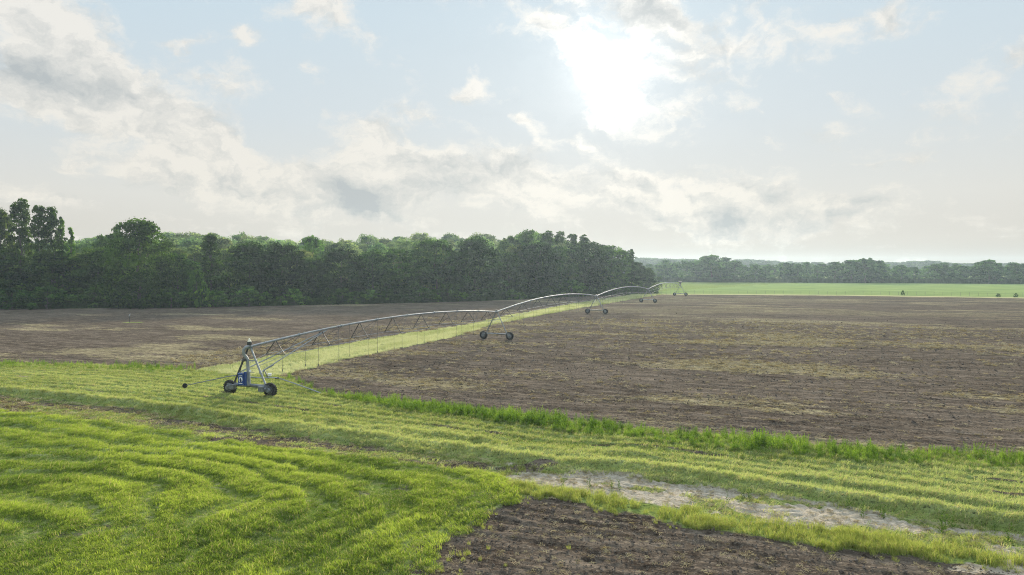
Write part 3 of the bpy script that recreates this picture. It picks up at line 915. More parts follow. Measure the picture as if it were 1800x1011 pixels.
    tint = np.clip(.15 + .8 * sstep(.3, .7, fbm(p['t'] * .5, p['s'] * .13, 141, 3)) + rng.normal(0, .1, n), 0, 1)
    scatter('strip_grass', np.stack([x, y, p['h'] * 0], -1), euler_rand(n, .2), np.stack([sc, sc, sc], -1), rng.integers(0, 5, n), tint, src,
            'pale green mown grass on the strip under the irrigation boom', 'grass')
    print('strip', n)
    # clods and straw on the tilled land
    cl = [clod(i, CLODM) for i in range(5)]
    x1, y1 = cand((-14, 30, 6, 32), 26); p = plan(x1, y1); k = (p['zone'] == 9) | ((p['zone'] == 7) & (p['soil'] > .5)); x1, y1 = x1[k], y1[k]
    x2, y2 = cand((-60, 90, 42, 150), 3.4, 42); p = plan(x2, y2); k = ((p['zone'] == 2) | (p['zone'] == 3)) & (rng.uniform(0, 1, len(x2)) < np.clip((55 / np.hypot(x2, y2)) ** 1.2, .12, 1)); x2, y2 = x2[k], y2[k]
    x = np.concatenate([x1, x2]); y = np.concatenate([y1, y2]); n = len(x); p = plan(x, y)
    sc = np.exp(rng.normal(math.log(.062), .42, n)) * np.clip(np.hypot(x, y) / 45, .85, 1.5)
    scatter('soil_clods', np.stack([x, y, p['h'] + .1 * sc], -1), euler_rand(n, .4), np.stack([sc, sc * rng.uniform(.7, 1.2, n), sc], -1), rng.integers(0, 5, n),
            rng.uniform(0, 1, n) ** 1.6, cl, 'dark broken clods of soil strewn over the tilled fields', 'soil')
    print('clods', n)
    sb = [straw_bit(i, G_STRAW) for i in range(4)]
    x1, y1 = cand((-14, 30, 6, 32), 18); p = plan(x1, y1)
    k = ((p['zone'] == 9) & (rng.uniform(0, 1, len(x1)) < .15 + .4 * sstep(.5, .65, fbm(x1 * .9, y1 * .9, 151, 3)))) | ((p['zone'] == 6) & (rng.uniform(0, 1, len(x1)) < .15)); x1, y1 = x1[k], y1[k]
    x2, y2 = cand((-60, 90, 42, 130), 3.0, 42); p = plan(x2, y2); rr = np.hypot(x2, y2)
    k = ((p['zone'] == 2) | (p['zone'] == 3)) & (rng.uniform(0, 1, len(x2)) < (.06 + .94 * p['straw']) * np.clip((60 / rr) ** 1.2, .1, 1)); x2, y2 = x2[k], y2[k]
    x3, y3 = cand((-95, 12, 24, 60), 7); p = plan(x3, y3); k = (p['zone'] == 6) & (rng.uniform(0, 1, len(x3)) < .6); x3, y3 = x3[k], y3[k]
    x = np.concatenate([x1, x2, x3]); y = np.concatenate([y1, y2, y3]); n = len(x); p = plan(x, y)
    sc = rng.uniform(.5, 1.0, n) * np.clip(np.hypot(x, y) / 45, .62, 2.0)
    scatter('straw', np.stack([x, y, p['h'] + .02], -1), euler_rand(n, .1), np.stack([sc, sc, sc], -1), rng.integers(0, 4, n), rng.uniform(0, 1, n), sb,
            'pale bits of straw and dead roots lying on the tilled soil', 'straw')
    print('straw', n)
    # rough growth along the foot of the wood
    src = [tuft(80 + i, 40, .7, .4, 1.1, .07, .5, G_UNDER) for i in range(3)] + [weed_stem(90 + i, 8, .6, .6, 1.3, .16, .35, G_UNDER) for i in range(3)]
    tt = rng.uniform(-200, T_WOOD + 4, 9000); ss = fF(tt) + rng.uniform(-.5, 9, 9000)
    x, y = xy(tt, ss); n = len(x)
    k = np.abs(np.arctan2(x, y)) < math.radians(45); x, y = x[k], y[k]; n = len(x)
    sc = rng.uniform(.6, 1.5, n); tint = np.clip(fbm(x * .08, y * .08, 161, 3) + rng.normal(0, .15, n), 0, 1)
    scatter('undergrowth', np.stack([x, y, 0 * x], -1), euler_rand(n, .1), np.stack([sc, sc, sc], -1), rng.integers(0, 6, n), tint, src,
            'low rough green growth along the foot of the wood', 'undergrowth')
make_scatter()

# single upright weeds on the sand
def sand_weeds():
    ms = [weed_stem(200 + i, 2 + i % 3, .07 + .03 * (i % 3), .4, .8, .05, .15, mat_leafy('sand_weed_leaf', (.09, .16, .03), (.22, .31, .06), None, .45, .6) if i == 0 else bpy.data.materials['sand_weed_leaf']) for i in range(4)]
    spots = [(1076, 862, 1.1, 'bushy dark green weed on pale sand, taller of the close pair'), (1088, 862, .95, 'thin dark weed stem just beside the bushy one on pale sand'),
             (1035, 857, .75, 'short weed standing alone on the pale sand near the dirt heap'), (990, 856, .8, 'weed at the sand end nearest the meadow corner'),
             (1279, 885, 1.0, 'leafy weed at the brink of sand and yellow grass, left of a pair of weeds'), (1306, 876, .9, 'left weed of the pair standing mid sand'),
             (1317, 877, .9, 'right weed of the pair standing mid sand'), (1490, 895, 1.0, 'dark thin weed at the upper edge of the sand under the mown ridge'),
             (1516, 910, 1.1, 'weed standing between two pale sand patches further along the track'), (1552, 912, 1.1, 'weed by the yellow strip where the sand thins out'),
             (1660, 940, 1.5, 'broad bushy weed clump at the end of the sand'), (1672, 930, 1.1, 'tall single stem rising behind the broad weed clump'),
             (1770, 957, 1.4, 'tall bright weed near the right edge of the picture'), (1748, 934, .8, 'small weed behind the tall bright weed at the picture edge')]
    for i, (px, py, k, lb) in enumerate(spots):
        g = ground(px, py)
        o = inst('weed', ms[i % 4], None, (g[0], g[1], 0), (0, 0, i * 1.3), (k * .85, k * .85, k * .85))
        tag(o, lb, 'weed', 'weeds standing on the sandy track')
sand_weeds()

# ------------------------------------------------------------------ irrigation machine
def irrigation():
    wheelpx = [((406, 692), (474, 698.5)), ((850, 596), (896, 597.5)), ((1033, 551.5), (1064, 552)), ((1128, 531.5), (1150.5, 532)), ((1187, 519.8), (1204.5, 520))]
    C = []
    for a, b in wheelpx:
        m = (ground(*a) + ground(*b)) / 2
        C.append(m)
    root = empty('irrigation_boom', tuple(C[0]))
    tag(root, 'long galvanised irrigation boom on five wheeled towers crossing the tilled fields', 'irrigation boom')
    o0 = C[0]
    U = np.array([UX, UY, 0]); V = np.array([VX, VY, 0]); Z = np.array([0, 0, 1.0])
    AX = np.array([U, V, Z])
    HP = 3.8
    WB = 1.93
    RW = .545
    # shared wheel meshes, axle along local y
    t = MB()
    prof = [(.34, -.13), (.42, -.155), (.54, -.165), (.60, -.14), (.615, -.06), (.615, .06), (.60, .14), (.54, .165), (.42, .155), (.34, .13)]
    t.lathe(prof, (0, 0, 0), (0, 1, 0), 30, closed=True)
    for k in range(22):
        a = 2 * math.pi * k / 22
        for sd in (-1, 1):
            aa = a + (sd * .07)
            e = np.array([math.cos(aa), 0, math.sin(aa)]); tg = np.array([-math.sin(aa), 0, math.cos(aa)])
            yv = np.array([0, 1.0, 0]) * .95 + tg * sd * .45; yv /= np.linalg.norm(yv)
            t.box(e * .615 + np.array([0, sd * .085, 0]), (.07, .05, .17), np.array([e, np.cross(yv, e), yv]))
    TYRE = t.mesh('tyre', RUBBER, True)
    r = MB()
    r.lathe([(.345, -.13), (.355, -.12), (.33, -.06), (.12, -.03), (.10, -.10), (.03, -.11)], (0, 0, 0), (0, 1, 0), 24)
    r.lathe([(.345, .13), (.355, .12), (.33, .06), (.12, .03), (.05, .05)], (0, 0, 0), (0, 1, 0), 24)
    for k in range(8):
        a = 2 * math.pi * k / 8
        r.tube([(math.cos(a) * .17, -.045, math.sin(a) * .17), (math.cos(a) * .17, -.075, math.sin(a) * .17)], .016, 6)
    RIMM = r.mesh('rim', RIM, True)
    apex = [c + Z * HP for c in C]
    for i, c in enumerate(C):
        L = c - o0
        big = i == 0
        k = 1.55 if big else 1.0
        tw = MB()
        bz = .78
        p0 = L - U * WB * .92 + Z * bz; p1 = L + U * WB * .92 + Z * bz
        tw.tube([p0, p1], .095 * (1.45 if big else 1), 10)
        tower = tw.build('base_beam', STEEL if not big else STEELD, root)
        for sx, mt in ((-1, STEELD if not big else DARK), (1, STEEL)):
            lg = MB()
            lg.tube([L + U * sx * WB * .80 + Z * (bz + .05), L + U * sx * .10 + Z * (HP - .05)], .055 * k * .9 if big else .075, 8)
            lg.box(L + U * sx * WB * .80 + Z * (bz + .02), (.30, .22, .34), AX)
            lg.build('leg', mt, root)
        # rear leg pair meeting the boom a little out from the apex, and the cross tie
        ct = MB()
        ct.tube([L + U * -.55 + Z * 2.75, L + U * .55 + Z * 2.75], .03, 6)
        ct.build('cross_tie', STEEL, root)
        for sx in (-1, 1):
            wr = L + U * sx * WB + Z * RW
            w = empty('wheel', tuple(wr), math.atan2(UY, UX), root)
            inst('tyre', TYRE, w, scale=(.87, .87, .87)); inst('rim', RIMM, w, scale=(.87, .87, .87))
            gb = MB()
            gb.lathe([(.05, -.1), (.17, -.09), (.20, -.02), (.20, .10), (.12, .16)], L + U * sx * WB + Z * RW - V * .27, V, 14)
            gb.tube([wr - V * .25, wr - V * .04], .06, 8)
            gb.box(L + U * sx * (WB - .14) + Z * (bz - .02) - V * .20, (.34, .26, .28), AX)
            if big:
                gb.tube([wr - V * .30 + U * -sx * .1 + Z * .10, wr - V * .30 - U * sx * .75 + Z * .12], .15, 10)
                gb.box(wr - V * .32 - U * sx * .5 + Z * .1, (.5, .34, .36), AX)
            gb.build('gearbox', STEELD, root)
        hd = MB()
        hd.tube([L + Z * (HP - .15), L + Z * (HP + .16)], .14, 10)
        hd.box(L + Z * (HP - .08), (.42, .22, .20), AX)
        if not big and i < 4:
            hd.box(L + Z * (HP + .22), (.22, .2, .12), AX)
        hd.build('joint', STEELD, root)
        if not big:
            mo = MB()
            mo.tube([L - U * .35 + Z * (bz + .02) - V * .1, L + U * .35 + Z * (bz + .02) - V * .1], .11, 10)
            mo.build('drive_motor', STEELD, root)
    # spans
    rises = [.98, 1.22, 1.22, 1.22]
    nd = [20, 18, 16, 14]
    for i in range(4):
        A = apex[i] - o0; B = apex[i + 1] - o0
        d = B - A; Ln = np.linalg.norm(d); dn = d / Ln; lat = np.array([dn[1], -dn[0], 0])
        ris = rises[i]
        P = lambda f: A + d * f + Z * (ris * 4 * f * (1 - f))
        pm = MB()
        pm.tube([P(f) for f in np.linspace(.002, .998, 33)], .09, 10)
        for j in range(1, 8):       # flanges
            q = P(j / 8); q2 = P(j / 8 + .002)
            pm.tube([q - (q2 - q) * .5, q + (q2 - q) * .5], .15, 10)
        pm.build('pipe', STEEL, root)
        NJ = 8
        fs = [(j + .5) / NJ for j in range(NJ)]
        dep = lambda f: 1.05 + .55 * math.sin(math.pi * f)
        low = {}
        for sd in (-1, 1):
            pts = [A - Z * 1.55 + lat * sd * .62 + dn * .05]
            for f in fs:
                q = P(f) + lat * sd * 1.0 - Z * dep(f); low[(sd, f)] = q; pts.append(q)
            pts.append(B - Z * 1.45 + lat * sd * .60 - dn * .05)
            tr = MB(); tr.tube(pts,   .018 if i else .02, 6)
            tr.build('truss_rod', STEEL, root)
        for f in fs:
            st = MB()
            for sd in (-1, 1):
                q = low[(sd, f)]
                st.tube([P(f), q], .038, 5)
                st.tube([P(min(.99, f + .5 / NJ)), q], .020, 5)
            st.tube([low[(-1, f)], low[(1, f)]], .020, 5)
            st.build('truss_strut', DARK, root)
        if i == 0:
            for sd in (-1, 1):
                br = MB()
                br.tube([A - Z * 2.0 + lat * sd * .95, P(.205) - Z * .12], .045, 7)
                br.build('brace', STEEL, root)
        n = nd[i]
        hm = MB()
        for j in range(n):
            f = (j + .7) / n
            q = P(f); sd = (-1 if j % 2 else 1)
            hs = MB()
            bot = q.copy(); bot[2] = 1.25 + .15 * (j % 3)
            hs.tube([q + Z * .1, q + Z * .24 + lat * sd * .12, q + Z * .1 + lat * sd * .24, bot + lat * sd * .24], .014, 5)
            hs.tube([bot + lat * sd * .24 + Z * .12, bot + lat * sd * .24 - Z * .08], .035, 6)
            hs.build('drop_hose', HOSE, root)
    # end tower head far away
    L = C[4] - o0
    e = MB()
    e.tube([L + Z * (HP - .3), L + Z * (HP + .35)], .16, 8)
    e.lathe([(.18, 0), (.3, .25), (.55, .62), (.62, .95), (.5, .97)], L + Z * (HP + .2), Z, 12)
    e.build('end_head', STEELD, root)
    # ---- near tower fittings
    L = np.zeros(3)
    m = MB()      # elbow and riser
    ap = L + Z * HP
    m.tube([ap + dn0(C) * .25, ap - dn0(C) * .12 + Z * .03, ap - U * .16 - V * .2 - Z * .02, ap - U * .30 - V * .28 - Z * .22, ap - U * .32 - V * .28 - Z * .55, ap - U * .20 - V * .15 - Z * .80, ap - U * .12 - V * .1 - Z * 1.0], .125, 12)
    m.build('elbow_pipe', STEEL, root)
    m = MB(); m.tube([ap - U * .12 - V * .1 - Z * .95, L - U * .02 - V * .05 + Z * .80], .125, 12); m.build('riser_pipe', STEEL, root)
    m = MB(); m.lathe([(.17, 0), (.19, .10), (.17, .26)], ap + Z * .14, Z, 12); m.build('beacon_base', DARK, root)
    m = MB(); m.lathe([(.15, 0), (.13, .06), (.07, .14), (.05, .24), (.02, .27)], ap + Z * .40, Z, 12); m.build('beacon', AMBER, root)
    m = MB(); m.lathe([(.15, -.10), (.18, 0), (.15, .10)], ap - U * .26 - V * .2 - Z * 1.02, Z, 12); m.build('collar', DARK, root)
    # control box, facing the track
    ct = ground(423.5, 666, 0); 
    bx = np.array([-.46, -.55, 1.36]) * 1.0
    fx = np.array([.985, .17, 0]); fy = np.array([-.17, .985, 0])
    BA = np.array([fx, fy, Z])
    cpos = L + bx
    m = MB(); m.box(cpos, (.38, .36, .86), BA); m.box(cpos + Z * .45, (.42, .42, .05), BA)
    box = m.build('control_box', BLUE, root, smooth=False)
    m = MB(); m.box(cpos + fx * .29 + fy * .12 + Z * .02, (.18, .24, 1.05), BA); m.build('cable_duct', BLUE, root, smooth=False)
    # emblem: pale oval, open below, holding a dark blue drop
    m = MB()
    fc = cpos - fy * .187
    def em(poly, off):
        n = len(poly)
        vs = [fc - fy * off + fx * a + Z * b for a, b in poly] + [fc - fy * (off - .006) + fx * a + Z * b for a, b in poly]
        m.add(vs, [tuple(range(n)), tuple(range(2 * n - 1, n - 1, -1))] + [(k, k + n, (k + 1) % n + n, (k + 1) % n) for k in range(n)])
    em([(.140 * math.cos(2 * math.pi * k / 28), .205 * math.sin(2 * math.pi * k / 28)) for k in range(28)], .004)
    m.build('emblem', WHITE, box, smooth=False)
    m = MB()
    em([(-.015, .16), (-.05, .08), (-.075, .0), (-.08, -.06), (-.05, -.14), (-.01, -.225), (.06, -.225), (.07, -.14), (.078, -.08), (.06, .0), (.025, .08)], .008)
    m.build('drop_mark', NAVY, box, smooth=False)
    m = MB()
    em([(-.14, .26), (.12, .275), (.12, .315), (-.14, .30)], .006); m.build('lettering', WHITE, box, smooth=False)
    m = MB()
    em([(-.15, -.30), (.13, -.33), (.13, -.275), (-.15, -.25)], .006); m.build('lettering', WHITE, box, smooth=False)
    m = MB(); m.tube([cpos + Z * .5 + fx * -.05, cpos + Z * 1.6 + fx * .1 + fy * .2], .018, 6); m.build('conduit', DARK, root)
    m = MB(); m.box(L + np.array([.14, -.30, 1.95]), (.14, .14, .14), BA); m.tube([L + np.array([.0, -.1, 1.9]), L + np.array([.14, -.3, 1.9])], .02, 6); m.build('junction_box', WHITE, root)
    # platform struts and the guide arms
    m = MB(); m.tube([L - U * .85 + Z * 2.72, L + U * .75 + Z * 2.72], .035, 6); m.build('cross_tie', STEEL, root)
    m = MB(); m.tube([L - U * 1.3 + Z * 1.72 + V * .3, L + U * .05 + Z * 1.75 + V * .4], .03, 6); m.build('cross_tie', STEEL, root)
    def P3(px, py, Y):
        dd = px_dir(px, py); return dd / dd[1] * Y + np.array([0, 0, CAM_H]) - o0
    endL = P3(325, 678, 51.9)
    m = MB(); m.tube([P3(425, 658.5, 53.4), P3(400, 662, 53.1), P3(332, 676.5, 52.0), endL], [.04, .04, .032, .03], 7); m.build('guide_arm', STEELD, root)
    m = MB(); m.lathe([(.05, -.05), (.17, -.045), (.19, 0), (.17, .045), (.05, .05)], endL, np.array([.55, -.84, 0]), 16); m.build('guide_wheel', RUBBER, root)
    m = MB(); m.tube([P3(430, 662, 53.6), P3(460, 664.5, 54.2), P3(486, 664, 54.8), P3(489, 665, 54.9)], .05, 7); m.build('guide_arm', STEEL, root)
    m = MB(); m.tube([P3(488, 664, 54.9), P3(530, 678.5, 54.2), ground(571, 693.6, .03) - o0], .045, 7); m.build('guide_arm', STEEL, root)
    m = MB()
    m.tube([P3(461, 665, 54.4), P3(464, 649, 54.6)], .032, 6); m.tube([P3(464, 649, 54.6), P3(472, 666, 54.6)], .045, 6)
    m.tube([P3(465, 650, 54.6), P3(481, 641.6, 55.6)], .045, 6)
    m.build('bracket', STEELD, root)
    m = MB(); a = P3(474, 659, 54.7); m.box(a, (.24, .2, .18), BA); m.box(a + Z * .11, (.28, .24, .03), BA); m.build('sensor_box', WHITE, root, smooth=False)
    m = MB(); a = P3(487, 664.5, 54.9); m.box(a, (.3, .16, .14), BA); m.build('hinge', DARK, root, smooth=False)

def dn0(C):
    d = C[1] - C[0]
    return d / np.linalg.norm(d)
irrigation()

# ------------------------------------------------------------------ trees
LEAF = mat_leafy('tree_leaf', (.016, .038, .013), (.11, .18, .042), None, .5, .34, 'OBJ')

def crown_mesh(seed, kind, H, Wd, nclump, nleaf, leaf, base=.08):
    r = np.random.default_rng(seed)
    cl = []
    tries = 0
    while len(cl) < nclump and tries < 20000:
        tries += 1
        u = r.uniform(base, 1.0)
        if kind == 'broad':
            rad = math.sqrt(max(0, 1 - ((u - .38) / .64) ** 2)) if u > .38 else .88 + .12 * (u / .38)
        elif kind == 'round':
            rad = math.sqrt(max(0, 1 - ((u - .58) / .45) ** 2)) if u > .2 else .55
        elif kind == 'tall':
            rad = (.90 + .10 * math.sin(u * 6 + seed)) * (1 - max(0, u - .5) ** 1.4 * 1.7)
        elif kind == 'cone':
            rad = (1 - u) * 1.05 + .07
        elif kind == 'great':
            rad = np.interp(u, [0, .1, .5, .72, .88, 1], [.85, .95, 1, .80, .55, .22])
        elif kind == 'oval':
            rad = math.sin(math.pi * min(1, max(.03, (u * .93 + .06)))) ** .6
        a = r.uniform(0, 2 * math.pi)
        q = math.sqrt(r.uniform(.02, 1.0))
        if r.uniform() > .4: q = r.uniform(.72, 1.0)
        lob = .82 + .18 * math.sin(a * 3 + seed * 1.7 + u * 5) + r.normal(0, .06)
        rr = rad * Wd / 2 * q * lob
        cl.append((math.cos(a) * rr, math.sin(a) * rr, u * H, r.uniform(.55, 1.25)))
    if kind != 'great': cl.append((0, 0, H * .93, .9)); cl.append((Wd * .06, 0, H * .86, 1.1)); cl.append((-Wd * .07, Wd * .05, H * .82, 1.1))
    cl = np.array(cl)
    cr = Wd * (.105 if kind in ('broad', 'round') else .12) if kind != 'tall' else Wd * .115
    if kind == 'cone': cr = Wd * .085
    pick = r.integers(0, len(cl), nleaf)
    d = r.normal(0, 1, (nleaf, 3)); d /= np.linalg.norm(d, axis=1)[:, None]
    d[:, 2] = np.where(r.uniform(0, 1, nleaf) < .72, np.abs(d[:, 2]), d[:, 2])
    rad = cr * cl[pick, 3] * (r.uniform(.25, 1.15, nleaf) ** .6)
    c = cl[pick, :3] + d * rad[:, None] * np.array([1, 1, .85])
    c[:, 2] = np.clip(c[:, 2], .1, None)
    kz = H / np.percentile(c[:, 2], 99.4); kx = (Wd / 2) / np.percentile(np.abs(c[:, :2]), 98.5)
    c = c * np.array([kx, kx, kz]); cl = cl * np.array([kx, kx, kz, 1.0])
    # leaf sprays facing partly outward
    nrm = d * .9 + r.normal(0, .75, (nleaf, 3)) + np.array([0, 0, .3]); nrm /= np.linalg.norm(nrm, axis=1)[:, None]
    a = r.normal(0, 1, (nleaf, 3)); e1 = np.cross(nrm, a); e1 /= np.linalg.norm(e1, axis=1)[:, None] + 1e-9
    e2 = np.cross(nrm, e1)
    L = leaf * r.uniform(.55, 1.35, nleaf)[:, None]
    v = np.stack([c - e1 * L * .5, c + e2 * L * .3 - e1 * L * .05, c + e1 * L * .55, c - e2 * L * .32 + e1 * L * .04], 1).reshape(-1, 3)
    me = mesh_np('crown', v, np.arange(nleaf * 4), np.arange(0, nleaf * 4, 4), LEAF)
    at = me.attributes.new('clump', 'FLOAT', 'POINT')
    at.data.foreach_set('value', np.repeat(r.uniform(0, 1, len(cl))[pick], 4).astype(np.float32))  # random light and dark clumps imitate crown shading in the leaf colour
    return me, cl

def trunk_mesh(seed, H, cl, r0):
    r = random.Random(seed)
    m = MB()
    top = H * .78
    pts = [(0, 0, -.3)]
    for k in range(1, 7):
        u = k / 6
        pts.append((r.gauss(0, .012) * H, r.gauss(0, .012) * H, top * u))
    m.tube(pts, [r0 * (1.25 - 1.0 * (k / 6) ** .8) for k in range(7)], 8)
    idx = list(range(len(cl))); r.shuffle(idx)
    for i in idx[:9]:
        c = cl[i]
        z0 = max(H * .15, min(c[2] * .7, top * .9))
        m.tube([(0, 0, z0), (c[0] * .45, c[1] * .45, z0 + (c[2] - z0) * .4), (c[0] * .95, c[1] * .95, c[2])], [r0 * .34, r0 * .22, r0 * .08], 5)
    return m.mesh('trunk', BARK, True)

ARCH = {}
def arch(key, *a):
    cm, cl = crown_mesh(*a)
    tm = trunk_mesh(a[0], a[2], cl, .030 * a[2] * .5 + .05)
    ARCH.setdefault(key, []).append((cm, tm, a[2], a[3]))
for k in range(4): arch('broad', 300 + k, 'broad', 16., 14., 150, 9500, .62, .03)
for k in range(4): arch('round', 320 + k, 'round', 18., 11., 210, 10500, .55, .06)
for k in range(3): arch('tall', 340 + k, 'tall', 22., 6.5, 240, 11000, .48, .05)
for k in range(2): arch('cone', 350 + k, 'cone', 16., 5., 110, 4600, .45, .06)
for k in range(3): arch('oval', 360 + k, 'oval', 18., 9., 240, 11000, .55, .04)
arch('great', 395, 'great', 20., 14., 260, 14000, .60, .02)
for k in range(4): arch('far', 370 + k, 'broad' if k % 2 else 'oval', 14., 13., 80, 3000, 1.05, .03)
for k in range(3): arch('shrub', 380 + k, 'broad', 4., 5.5, 50, 1900, .42, .02)

def tree(name, key, loc, H, Wd, color, label, cat='tree', group=None, var=None):
    lst = ARCH[key]
    cm, tm, h, w = lst[(random.randrange(len(lst)) if var is None else var % len(lst))]
    root = empty(name, tuple(loc), random.uniform(0, 6.28))
    root.scale = (Wd / w, Wd / w, H / h)
    a = inst('trunk', tm, root)
    b = inst('crown', cm, root)
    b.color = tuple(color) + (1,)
    tag(root, label, cat, group)
    return root

WB_X = [-900, -400, 0, 300, 500, 700, 900, 1050, 1150, 1260]
WB_Y = [556, 549, 543, 541, 537, 533, 527, 519, 512, 506]
def wood_point(px, back):
    yb = np.interp(px, WB_X, WB_Y)
    g = ground(px, yb)
    t, s = ts(g[0], g[1])
    d = px_dir(px, 469)
    Y = g[1] + back
    X = (px - 900) / FPX * Y
    return np.array([X, Y, 0])

def top_h(px, py, Y):
    return CAM_H + (469.3 - py) * Y / FPX

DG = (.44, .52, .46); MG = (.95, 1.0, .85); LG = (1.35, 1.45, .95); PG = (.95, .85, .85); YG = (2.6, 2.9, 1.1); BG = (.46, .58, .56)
FRONT = [
    # px, top py, width px, key, back, colour, name, label, variant
    (-75, 385, 120, 'broad', 8, DG, 'broadleaf_tree', 'broad dark tree cut by the left edge of the picture', 0),
    (2, 372, 46, 'oval', 7, PG, 'broadleaf_tree', 'purplish grey tall tree at the left edge beside the narrow crowned trees', 0),
    (37, 353, 41, 'tall', 6, (.78, .82, .62), 'poplar_tree', 'tallest narrow tree, first of the slender row at far left', 0),
    (70, 364, 28, 'tall', 6, (.76, .84, .58), 'poplar_tree', 'slender dark narrow tree, second of the row, past a gap of sky', 1),
    (92, 367, 29, 'tall', 7, (.85, .95, .60), 'poplar_tree', 'slender narrow tree, third of the row, close against the second', 2),
    (110, 385, 25, 'cone', 8, (1.2, 1.35, .75), 'poplar_tree', 'lower green spire sloping down from the slender row', 0),
    (126, 402, 27, 'cone', 9, (1.5, 1.7, .8), 'poplar_tree', 'lowest bright green spire at the right end of the slender row', 1),
    (18, 456, 110, 'broad', 2, DG, 'broadleaf_tree', 'dark rounded tree under the purplish tree at the left edge', 1),
    (100, 449, 120, 'broad', 3, (.72, .74, .62), 'broadleaf_tree', 'dark rounded tree standing under the slender row', 2),
    (172, 438, 96, 'broad', 4, (.80, .9, .7), 'broadleaf_tree', 'dull green rounded tree between the slender row and the great tall tree', 3),
    (244, 390, 100, 'great', -5, (1.15, 1.32, .8), 'broadleaf_tree', 'great tall round topped tree standing forward of the wood', 1),
    (312, 447, 60, 'broad', 5, (.85, 1.0, .8), 'broadleaf_tree', 'mid green tree just right of the great tall tree', 0),
    (340, 462, 52, 'oval', 7, (1.0, 1.3, .8), 'broadleaf_tree', 'small green tree left of the slender vine clad tree', 1),
    (371, 414, 34, 'tall', 6, (.85, 1.0, .72), 'vine_clad_tree', 'slender vine clad tree standing alone above the bright shrubs', 1),
    (440, 430, 100, 'broad', 1, DG, 'broadleaf_tree', 'broad dark tree, left half of the big dome beyond the near tower', 1),
    (497, 431, 90, 'broad', 2, DG, 'broadleaf_tree', 'broad dark tree, right half of the big dome beyond the near tower', 2),
    (548, 455, 70, 'broad', 4, (.66, .78, .72), 'broadleaf_tree', 'lower dark tree right of the big dome', 3),
    (600, 440, 84, 'broad', 3, BG, 'broadleaf_tree', 'blue dark tree, first in the even dark row', 0),
    (655, 443, 78, 'broad', 3, BG, 'broadleaf_tree', 'blue dark tree, second in the even dark row', 2),
    (700, 440, 74, 'round', 3, (.72, .9, .75), 'broadleaf_tree', 'greener tree between the even dark row and the tall dome', 0),
    (765, 424, 92, 'broad', 3, BG, 'broadleaf_tree', 'tall blue dark dome, left of the twin domes', 3),
    (836, 421, 92, 'broad', 2, BG, 'broadleaf_tree', 'tall blue dark dome, right of the twin domes', 1),
    (893, 446, 62, 'oval', 6, (.9, 1.0, .85), 'broadleaf_tree', 'lighter tree in the notch beyond the twin domes', 2),
    (945, 430, 78, 'round', 3, BG, 'broadleaf_tree', 'tall dark tree at the left of the right hand cluster', 2),
    (985, 436, 70, 'broad', 3, (.7, .85, .8), 'broadleaf_tree', 'dark tree in front of the crest, centre of the right hand cluster', 0),
    (1030, 428, 66, 'round', 3, BG, 'broadleaf_tree', 'dark tree below the ragged tall crowns', 3),
    (1073, 434, 56, 'round', 4, (.78, .92, .82), 'broadleaf_tree', 'round tree stepping down toward the end of the wood', 1),
    (1092, 441, 46, 'round', 5, (.62, .78, .68), 'broadleaf_tree', 'rounded tree close against the left side of the spired conifer', 2),
    (1116, 462, 44, 'broad', 3, BG, 'broadleaf_tree', 'dark tree next to the last, under the spired conifer', 2),
    (1110, 440, 20, 'cone', 9, (.62, .75, .65), 'conifer_tree', 'small pointed conifer rising at the end of the wood', 0),
    (1138, 472, 38, 'broad', 0, (.58, .68, .62), 'broadleaf_tree', 'low round tree standing last at the corner of the wood', 3),
    # ragged crest behind the right hand cluster
    (930, 407, 44, 'round', 34, (.8, .95, .8), 'broadleaf_tree', 'rounded crown at the highest point of the crest', 1),
    (961, 408, 34, 'tall', 34, (.8, .95, .8), 'broadleaf_tree', 'upright crown right beside the highest crown of the crest', 0),
    (984, 409, 24, 'tall', 32, (.72, .8, .7), 'broadleaf_tree', 'thin feathery crown left of the bright sky gap on the crest', 2),
    (1006, 413, 26, 'tall', 33, (.72, .8, .7), 'broadleaf_tree', 'thin feathery crown right of the bright sky gap on the crest', 1),
    (1026, 415, 30, 'tall', 33, (.72, .82, .7), 'broadleaf_tree', 'ragged last crown of the crest before it drops', 0),
    (895, 418, 40, 'round', 36, (.9, 1.05, .9), 'broadleaf_tree', 'open airy crown at the left start of the crest', 0),
    (1058, 432, 44, 'oval', 20, (.8, .95, .85), 'broadleaf_tree', 'thin arched crown between the crest and the conifer', 1),
    # lit trees just behind the front row
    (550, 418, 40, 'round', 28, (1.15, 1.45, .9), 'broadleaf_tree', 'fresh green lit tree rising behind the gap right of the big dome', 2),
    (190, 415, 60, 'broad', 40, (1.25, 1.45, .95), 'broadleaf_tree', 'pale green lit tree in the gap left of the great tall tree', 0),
    (207, 400, 18, 'tall', 44, (1.0, 1.2, .9), 'broadleaf_tree', 'thin wispy tree peeping over the left shoulder of the great tall tree', 2),
]
